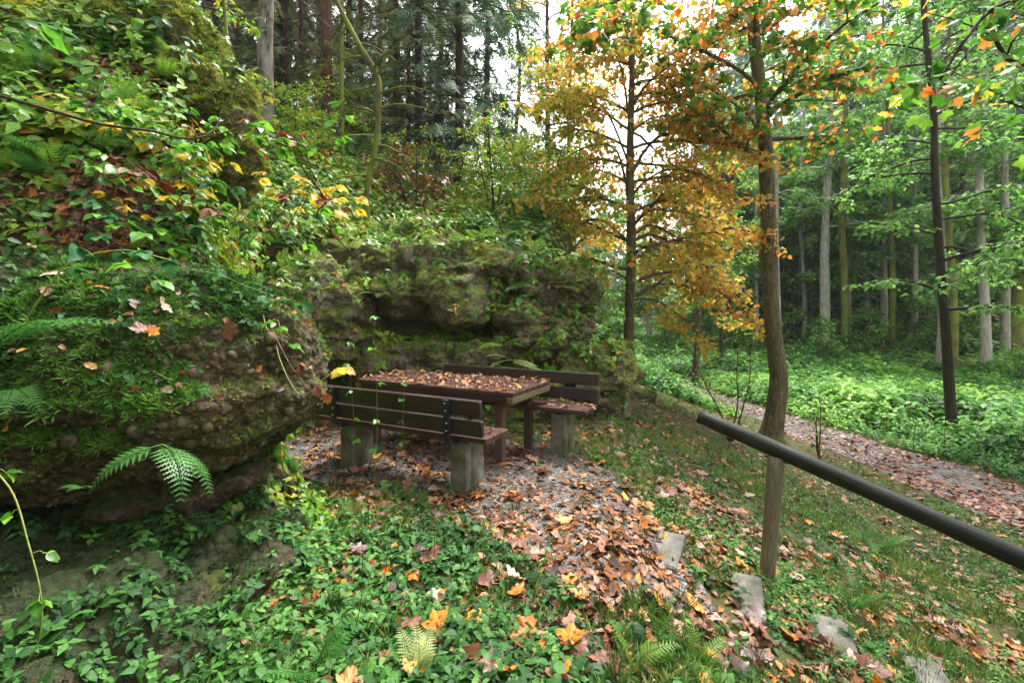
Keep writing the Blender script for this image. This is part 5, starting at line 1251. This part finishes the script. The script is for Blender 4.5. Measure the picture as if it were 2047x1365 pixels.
# ---- maple out of the frame on the right whose branch hangs in at the top right
pts = np.array([[6.1, 4.3, H(6.1, 4.3)], [6.05, 4.3, 1.5], [6.0, 4.35, 4.0], [5.9, 4.4, 7.5]]); pts = smooth_path(pts, 20); rad = np.linspace(0.13, 0.05, 20)
dr = [(PP([(2370, 60, 4.4), (2200, 60, 4.3), (2047, 130, 4.2), (1990, 80, 4.15), (1983, 10, 4.1)]), 0.03), (PP([(2370, 20, 4.4), (2150, -20, 4.3), (2000, 10, 4.1), (1930, 80, 4.0), (1880, 160, 3.95)]), 0.025), (PP([(2370, 180, 4.4), (2150, 240, 4.3), (2000, 200, 4.2)]), 0.02)]
tree('maple_tree', 'maple outside the right edge whose leafy branch hangs into the top right corner', pts, rad, M['bark_sap'], [], [dict(n=120, size=(0.09, 0.15), tmpl=MAPLE_HI, mat=M['maple_green']), dict(n=45, size=(0.08, 0.14), tmpl=MAPLE_HI, mat=M['maple_orange'])], 12, drawn=dr, subs=(5, 3), droop=0.4)

# ---- left trunks on the bank
def bank_trunk(name, label, pix, Yd, bark, seed, limbs=(), leaf=None, lvl=1, drawn=(), sides=14, droop=0.6, subs=(6, 4), cap_r=0.02):
    pts, rad = trunk_from(pix, Yd); g = H(pts[0][0], pts[0][1]); 
    if pts[0][2] > g: pts = np.concatenate([[[pts[0][0], pts[0][1], g]], pts]); rad = np.concatenate([[rad[0] * 1.1], rad])
    return tree(name, label, pts, rad, bark, limbs, leaf or [], seed, None, sides=sides, lvl=lvl, drawn=drawn, droop=droop, subs=subs, cap_r=cap_r)
rg = np.random.default_rng(77)
def dead_limbs(h0, h1, n, L): return [(h, rg.uniform(0, 2 * PI), rg.uniform(-0.2, 0.25), rg.uniform(0.5, 1) * L) for h in np.linspace(h0, h1, n)]
bank_trunk('tall_tree', 'rough grey flaky trunk rising behind the mossy rock knob', [(530, 300, 32), (532, 215, 30), (530, 100, 28), (533, 0, 27), (534, -150, 24), (534, -400, 18)], 8.6, M['bark_birch'], 51, dead_limbs(1.5, 7.5, 14, 1.6))
bank_trunk('bare_spruce', 'reddish brown spruce trunk with bare dead branches, right of the rough grey trunk', [(656, 330, 23), (655, 200, 21), (652, 60, 20), (652, -60, 19), (652, -350, 14)], 11.5, M['bark_red'], 52, dead_limbs(1.0, 8.5, 26, 2.0))
bank_trunk('tall_tree', 'thin mossy trunk next to the reddish spruce trunk', [(685, 330, 8), (683, 150, 8), (684, 0, 7), (684, -200, 5)], 10.5, M['bark_moss'], 53, dead_limbs(0.8, 6.5, 16, 1.2))
bank_trunk('tall_tree', 'crooked mossy tree leaning left over the outcrop slope', [(732, 405, 12), (738, 350, 11), (752, 290, 11), (757, 200, 11), (753, 150, 11), (715, 85, 10), (672, 0, 9), (640, -90, 7)], 8.2, M['bark_moss'], 54, dead_limbs(1.0, 3.8, 14, 1.3), drawn=[(PP([(754, 155, 8.2), (775, 110, 8.1), (815, 70, 8.0)]), .025)])
bank_trunk('young_tree', 'slim mossy sapling at the top of the left bank, nearest the mossy knob', [(455, 130, 7), (452, 60, 7), (448, 0, 6), (440, -200, 4)], 6.2, M['bark_moss'], 55, dead_limbs(0.5, 4, 8, 0.8))
bank_trunk('young_tree', 'slim leaning stem above the mossy rock knob', [(296, 60, 8), (305, 20, 7), (320, -40, 6), (340, -200, 4)], 4.6, M['bark_sap'], 56, dead_limbs(0.5, 2, 5, 0.7), dict(n=160, size=(0.07, 0.11), tmpl=[LEAF6], mat=M['bramble'], off=0.08))
bank_trunk('young_tree', 'slim dark sapling with yellow-green leaves left of the rough grey trunk', [(412, 110, 5), (408, 30, 5), (400, -100, 4)], 6.8, M['bark_sap'], 57, dead_limbs(0.4, 3.5, 10, 1.0), dict(n=500, size=(0.06, 0.1), tmpl=[LEAF6], mat=M['beech'], off=0.08))
for k, (px, Yd, w_) in enumerate(((600, 14, 8), (575, 17, 12), (720, 15, 10), (815, 13, 8), (880, 16, 9), (470, 15, 13), (545, 20, 12), (780, 19, 12))):
    bank_trunk('bare_spruce', 'bare thin spruce trunk deep in the shade of the left wood', [(px, 380, w_), (px + 2, 150, w_), (px + 1, -50, w_ * .9), (px, -400, w_ * .6)], Yd, M['bark_red'], 160 + k, dead_limbs(1.0, 9, 22, 1.9), sides=8)['group'] = 'bare spruce trunks in the left wood'
# ---- dry twig thicket above the outcrop
x, y = np.array([0.0]), np.array([0.0])

# ---- spruces
def spray_template(seed):
    r = np.random.default_rng(seed); V = []; F = []
    def strip_(a, b, w_):
        i = len(V); a, b = np.array(a), np.array(b); d = b - a; s = unit(np.array([-d[1], d[0], 0.0])) * w_
        V.extend([a - s, a + s, b]); F.append((i, i + 1, i + 2))
    strip_((0, 0, 0), (1, 0, -0.1), 0.035)
    for k in range(6):
        t = 0.1 + 0.85 * k / 6; L = 0.42 * (1 - 0.6 * t)
        for s in (1, -1): strip_((t, 0, -0.1 * t * t), (t + L * 0.75, s * L * 0.75, -0.1 * t - 0.08 * r.uniform(0, 2)), 0.035)
    return np.array(V), np.array(F)
SPRAY = [spray_template(k) for k in range(3)]
def spruce(label, h, z0, Lmax, mat, seed, group, nw=26, per=6, size=(0.35, 0.65), hangd=0.8):
    rg = np.random.default_rng(seed); t = thing('spruce_tree', label, 'tree', (0, 0, 0), 0, group)
    A = Acc(); zz = np.linspace(-0.4, h, 16); tube(A, np.stack([0.05 * np.sin(zz * .5), 0 * zz, zz], 1), 0.013 * h * np.linspace(0.6, 0.06, 16), 8, 0.5, 0.06, 5)
    Pz, Ax = [], []
    for k in range(nw):
        z = z0 + (h - z0) * (k / nw) ** 1.05; f = (h - z) / (h - z0); L = Lmax * (0.12 + 0.88 * f ** 0.8)
        for m_ in range(per):
            a = rg.uniform(0, 2 * PI); Lb = L * rg.uniform(0.7, 1.1); n = 7
            u = np.linspace(0, 1, n); q = np.stack([np.cos(a) * Lb * u, np.sin(a) * Lb * u, z + Lb * (0.15 * u - 0.55 * u ** 1.6 + 0.15 * u ** 4)], 1)
            tube(A, q, 0.02 * np.linspace(1, 0.2, n), 3, 0.5, cap=False)
            m2 = max(3, int(Lb * 4.2)); ui = rg.uniform(0.15, 1, m2)
            c = np.stack([np.interp(ui, u, q[:, j]) for j in range(3)], 1); s_ = rg.choice([-1, 1], m2)
            ax = np.stack([np.cos(a + s_ * 0.9 * rg.uniform(.3, 1, m2)), np.sin(a + s_ * 0.9 * rg.uniform(.3, 1, m2)), -hangd * rg.uniform(0.3, 1.6, m2)], 1)
            Pz.append(c); Ax.append(ax)
    A.obj('trunk', M['bark_sap'], t); Pz = np.concatenate(Pz); Ax = unit(np.concatenate(Ax)); n = len(Pz)
    R = frames(Ax, unit(np.array([0, 0, 1.0]) + 0.5 * rg.normal(size=(n, 3)))); s = rg.uniform(*size, n); A = Acc(); idx = rg.integers(0, 3, n)
    r = np.clip(rg.normal(0.45, 0.22, n), 0, 1)
    for k in range(3): j = idx == k; A.scatter(SPRAY[k], Pz[j], R[j], s[j], r[j])
    A.obj('crown', mat, t, kind='stuff')
    return t
SP1 = spruce('blue-green spruce with hanging boughs at the edge of the left wood, nearest the sky gap', 17, 0.8, 3.0, M['spruce'], 201, 'spruces of the left wood', 30, 7)
SP2 = spruce('dull olive spruce in the left wood', 16, 0.8, 2.5, M['spruce_dull'], 202, 'spruces of the left wood', 34, 8, (0.25, 0.55), 0.6)
SP3 = spruce('dark spruce on the far hillside', 18, 1.5, 3.6, M['spruce'], 203, 'spruces on the far right hillside', 26, 6, (0.6, 1.1))
def put(o, px, Yd, rz=0, s=1.0):
    x_ = (px - CX) / FPX * Yd; o.location = (x_, Yd, float(H(x_, Yd))); o.rotation_euler = (0, 0, rz); o.scale = (s,) * 3
put(SP1, 915, 13.0)
for px, Yd, s, lb in ((975, 17, 1.0, 'blue-green spruce standing right behind the foremost one, beside the sky gap'), (840, 18, 1.0, None), (760, 22, 1.1, None), (610, 24, 1.1, None), (480, 20, 1.0, None), (360, 16, .9, None)):
    c = copy_tree(SP1, (0, 0, 0), 0, 1, lb or 'blue-green spruce deep in the left wood'); put(c, px, Yd, RNG.uniform(0, 6), s)
put(SP2, 790, 14.5)
for px, Yd, s in ((565, 12.5, .9), (835, 12.8, .85), (700, 17, 1.0), (560, 15, .95), (640, 19, 1.1), (500, 24, 1.2), (430, 13, .85), (880, 25, 1.2), (300, 20, 1.0), (720, 27, 1.2), (200, 15, 1.0)):
    c = copy_tree(SP2, (0, 0, 0), 0, 1, 'dull olive spruce deep in the left wood'); put(c, px, Yd, RNG.uniform(0, 6), s)
SP2['label'] = 'dull olive spruce deep in the left wood'
first = True
for k in range(26):
    b_ = RNG.uniform(0.36, 0.88); r_ = RNG.uniform(33, 56); x_, y_ = r_ * math.sin(b_), r_ * math.cos(b_)
    c = SP3 if first else copy_tree(SP3, (0, 0, 0), 0, 1); first = False
    c.location = (x_, y_, float(H(x_, y_))); c.rotation_euler = (0, 0, RNG.uniform(0, 6)); c.scale = (RNG.uniform(0.75, 1.15),) * 3
for k in range(12):
    b_ = RNG.uniform(0.02, 0.36); r_ = RNG.uniform(46, 70); x_, y_ = r_ * math.sin(b_), r_ * math.cos(b_)
    c = copy_tree(SP3, (x_, y_, float(H(x_, y_))), RNG.uniform(0, 6), RNG.uniform(0.6, 0.85), 'small dark spruce far down the valley behind the golden maple', 'spruces far down the valley')

# ---- broadleaf trees on the far hill, shrubs
def broad_tree(label, h, n, mat, seed, group, name='broadleaf_tree', Lr=3.0, size=(0.2, 0.36), z0=1.2, nl=16, r0=0.16, tmpl=None, cat='tree', stems=1, el=(0.1, 0.7)):
    rg = np.random.default_rng(seed); t = thing(name, label, cat, (0, 0, 0), 0, group); A = Acc(); tw = []
    for s_ in range(stems):
        az = rg.uniform(0, 6.28); ln = 0.0 if stems == 1 else 0.35
        zz = np.linspace(0, h, 14); pts = np.stack([math.cos(az) * ln * zz + 0.06 * h * 0.1 * np.sin(zz), math.sin(az) * ln * zz, zz - 0.2], 1)
        tube(A, pts, r0 * np.linspace(1.1, 0.2, 14), 7, 0.5, 0.05, 4)
        for hh in np.linspace(z0, h * 0.97, nl):
            i = min(13, int(hh / h * 13)); a = rg.uniform(0, 2 * PI); e_ = rg.uniform(*el); L = Lr * rg.uniform(0.6, 1.1) * (1 - 0.55 * (hh / h) ** 2)
            grow(A, pts[i], (math.cos(a) * math.cos(e_), math.sin(a) * math.cos(e_), math.sin(e_)), L, r0 * 0.3, 1, rg, 0.5, tw, (6,))
    A.obj('trunk', M['bark_sap'] if h < 6 else M['bark_grey'], t); A = Acc(); leaves_on(A, tw, n, size, tmpl or [DIAMOND, LEAF4], rg, 0.6, None, size[1]); A.obj('crown', mat, t, kind='stuff')
    return t
BT = broad_tree('leafy broadleaf tree at the foot of the far right hillside', 13, 4200, M['broad'], 301, 'broadleaf trees of the far hillside')
first = True
for k in range(18):
    b_ = RNG.uniform(0.42, 0.86); r_ = RNG.uniform(27, 36); x_, y_ = r_ * math.sin(b_), r_ * math.cos(b_)
    c = BT if first else copy_tree(BT, (0, 0, 0), 0, 1); first = False
    c.location = (x_, y_, float(H(x_, y_))); c.rotation_euler = (0, 0, RNG.uniform(0, 6)); c.scale = (RNG.uniform(0.7, 1.2),) * 3
for px, Yd, s_ in ((1300, 30, .65), (1360, 33, .75), (1420, 29, .65), (1480, 32, .75), (1520, 28, .8), (1230, 30, .7), (1150, 32, .75), (1190, 26, .55), (1330, 25, .45), (1450, 25, .5), (1010, 30, 1.0), (1075, 33, 1.05), (1140, 38, 1.0), (1210, 40, 1.0), (1290, 42, 1.0)):
    c = copy_tree(BT, (0, 0, 0), 0, 1, 'low broadleaf tree far behind the golden maple', 'broadleaf trees down the valley'); put(c, px, Yd, RNG.uniform(0, 6), s_)
# trees behind and beside the camera that shade the place
for k, (x_, y_, s_) in enumerate(((-6, -4, 1.0), (-2, -7, 1.1), (3, -8, 1.1), (9, -6, 1.2), (13, 2, 1.1), (-9, 1, 1.0), (12, -12, 1.2), (-5, -13, 1.2))):
    c = copy_tree(BT, (x_, y_, float(H(x_, y_))), RNG.uniform(0, 6), s_, 'broadleaf tree standing behind the viewpoint, out of the picture', 'trees behind the viewpoint')
for x_, y_ in ((-9, 6), (-11, 3), (-8, -8), (1, -12), (7, -12)):
    c = copy_tree(SP1, (x_, y_, float(H(x_, y_))), RNG.uniform(0, 6), 1.0, 'spruce standing beside or behind the viewpoint, out of the picture', 'spruces behind the viewpoint')
SH = broad_tree('dark green leafy shrub in front of the pale trunks', 2.2, 1500, M['broad'], 302, 'shrubs at the edge of the valley', 'leafy_shrub', 1.3, (0.12, 0.2), 0.4, 9, 0.05, None, 'shrub', 2)
put(SH, 1615, 21.0); SH['label'] = 'dark green leafy shrub between the dark maple and the first pale trunk'
for px, Yd, s, lb in ((1710, 22, 1.1, 'dark green leafy shrub right of the mossy grey trunk'), (1350, 24, 1.0, 'leafy shrub behind the golden maple, right side'), (1480, 24, .9, 'leafy shrub left of the dark maple at the valley edge'), (1830, 21, .8, 'leafy shrub between the thin mossy trunk and the sapling'), (2030, 16, .6, 'leafy shrub at the right edge'), (1250, 22, 1.1, 'leafy shrub seen left of the golden maple trunk')):
    c = copy_tree(SH, (0, 0, 0), 0, 1, lb); put(c, px, Yd, RNG.uniform(0, 6), s)
BS = broad_tree('yellow-green beech shrub above the outcrop in front of the sky gap', 2.3, 1700, M['beech'], 303, 'beech shrubs above the outcrop', 'beech_shrub', 1.3, (0.07, 0.11), 0.5, 11, 0.025, [LEAF6], 'shrub', 3)
put(BS, 990, 9.8)
for px, Yd, s, lb in ((1085, 10.5, .9, 'yellow-green beech shrub at the right end of the outcrop top'), (900, 11.0, .8, 'small beech shrub in front of the foremost spruce'), (1165, 9.3, .6, 'low beech shrub right behind the outcrop nose'), (790, 10.5, .6, 'small beech shrub right of the crooked mossy tree'), (640, 10.0, .8, 'beech shrub below the reddish spruce trunk'), (585, 9.0, .7, 'beech shrub right of the rough grey trunk'), (720, 12.5, 1.1, 'beech shrub behind the crooked mossy tree')):
    c = copy_tree(BS, (0, 0, 0), 0, 1, lb); put(c, px, Yd, RNG.uniform(0, 6), s)
DW = broad_tree('withered shrub with brown hanging leaves on the slope above the outcrop', 1.6, 420, M['dead_brown'], 304, None, 'withered_shrub', 1.1, (0.08, 0.12), 0.3, 12, 0.02, [LEAF6], 'shrub', 3)
put(DW, 830, 9.6)

# ---- bare shrubs on the slope, mossy fallen branches
def bare_shrub(label, px, py, top, seed, w_=0.9):
    b = place(px, py); rg = np.random.default_rng(seed); A = Acc(); tw = []; h = (py - top) / FPX * b[1]
    for k in range(3):
        a = (0.4, 2.6, 4.4)[k] + rg.normal() * .3; grow(A, (0, 0, -0.05), (math.cos(a) * .35, math.sin(a) * .2, 1), h * rg.uniform(.75, 1.05), 0.016, 2, rg, -0.1, tw, (4, 3), 0.7, 0.1)
    t = thing('bare_shrub', label, 'shrub', tuple(b)); A.obj('stem', M['twig'], t)
    L_ = Acc(); leaves_on(L_, tw, 60, (0.04, 0.07), [LEAF6], rg); L_.obj('leaves', M['beech'], t, kind='stuff')
bare_shrub('bare branching shrub left of the dark maple, above the handrail end', 1462, 880, 640, 401)
bare_shrub('small bare shrub on the path verge right of the dark maple', 1638, 915, 790, 402)
for k, (l_, r_, lb) in enumerate((([(1330, 722), (1385, 690), (1440, 672)], .11, 'thick mossy fallen branch lying at the valley edge behind the golden maple'), ([(1370, 715), (1430, 690), (1480, 668)], .08, 'mossy fallen branch next to the thick one at the valley edge'), ([(1600, 560), (1690, 540), (1760, 470)], .06, 'dead branch leaning on the dark hillside behind the pale trunks'))):
    pts = []
    for (px, py) in l_: pts.append(P(px, py, 23.5))
    A = Acc(); tube(A, smooth_path(pts, 16), r_ * np.linspace(1, .5, 16), 8, 0.5, 0.15, 3); A.obj('fallen_branch', M['bark_moss'], None, label=lb, category='branch')

# ------------------------------------------------------------------ labels by place where only the place tells things apart
ORD = ['first', 'second', 'third', 'fourth', 'fifth', 'sixth', 'seventh', 'eighth', 'ninth', 'tenth', 'eleventh', 'twelfth', 'thirteenth', 'fourteenth', 'fifteenth', 'sixteenth', 'seventeenth', 'eighteenth', 'nineteenth', 'twentieth', 'twenty-first', 'twenty-second', 'twenty-third', 'twenty-fourth'] + ['twenty-' + w_ for w_ in ('fifth', 'sixth', 'seventh', 'eighth', 'ninth')] + ['thirtieth'] + ['thirty-' + w_ for w_ in ('first', 'second', 'third', 'fourth', 'fifth')]
same = {}
for o in list(SC.objects):
    if o.parent is None and 'label' in o and o.get('category') in ('fern', 'bramble', 'tree') and 'viewpoint' not in o['label']: same.setdefault(o['label'], []).append(o)
for lb, os_ in same.items():
    if 1 < len(os_) <= len(ORD):
        os_.sort(key=lambda o: o.location[0] / max(0.3, o.location[1]))
        for k, o in enumerate(os_): o['label'] = lb + ', %s from the left' % ORD[k]

# ------------------------------------------------------------------ damp air
hz, hn, hl = newmat('damp_air'); pv = hn.new('ShaderNodeVolumePrincipled'); ho = hn.new('ShaderNodeOutputMaterial')
pv.inputs['Color'].default_value = (0.86, 0.90, 0.93, 1); pv.inputs['Density'].default_value = 0.0006; pv.inputs['Anisotropy'].default_value = 0.2
hl.new(pv.outputs[0], ho.inputs['Volume'])
A = Acc(); c0 = np.array([-190.0, -90.0, -9.0]); c1 = np.array([190.0, 260.0, 60.0])
V = np.array([[(c0, c1)[i][0], (c0, c1)[j][1], (c0, c1)[k][2]] for k in (0, 1) for j in (0, 1) for i in (0, 1)])
A.add(V, quads=[(0, 2, 3, 1), (4, 5, 7, 6), (0, 1, 5, 4), (2, 6, 7, 3), (0, 4, 6, 2), (1, 3, 7, 5)]); A.obj('haze', hz, None, False, kind='stuff', label='thin damp haze filling the valley', category='haze')
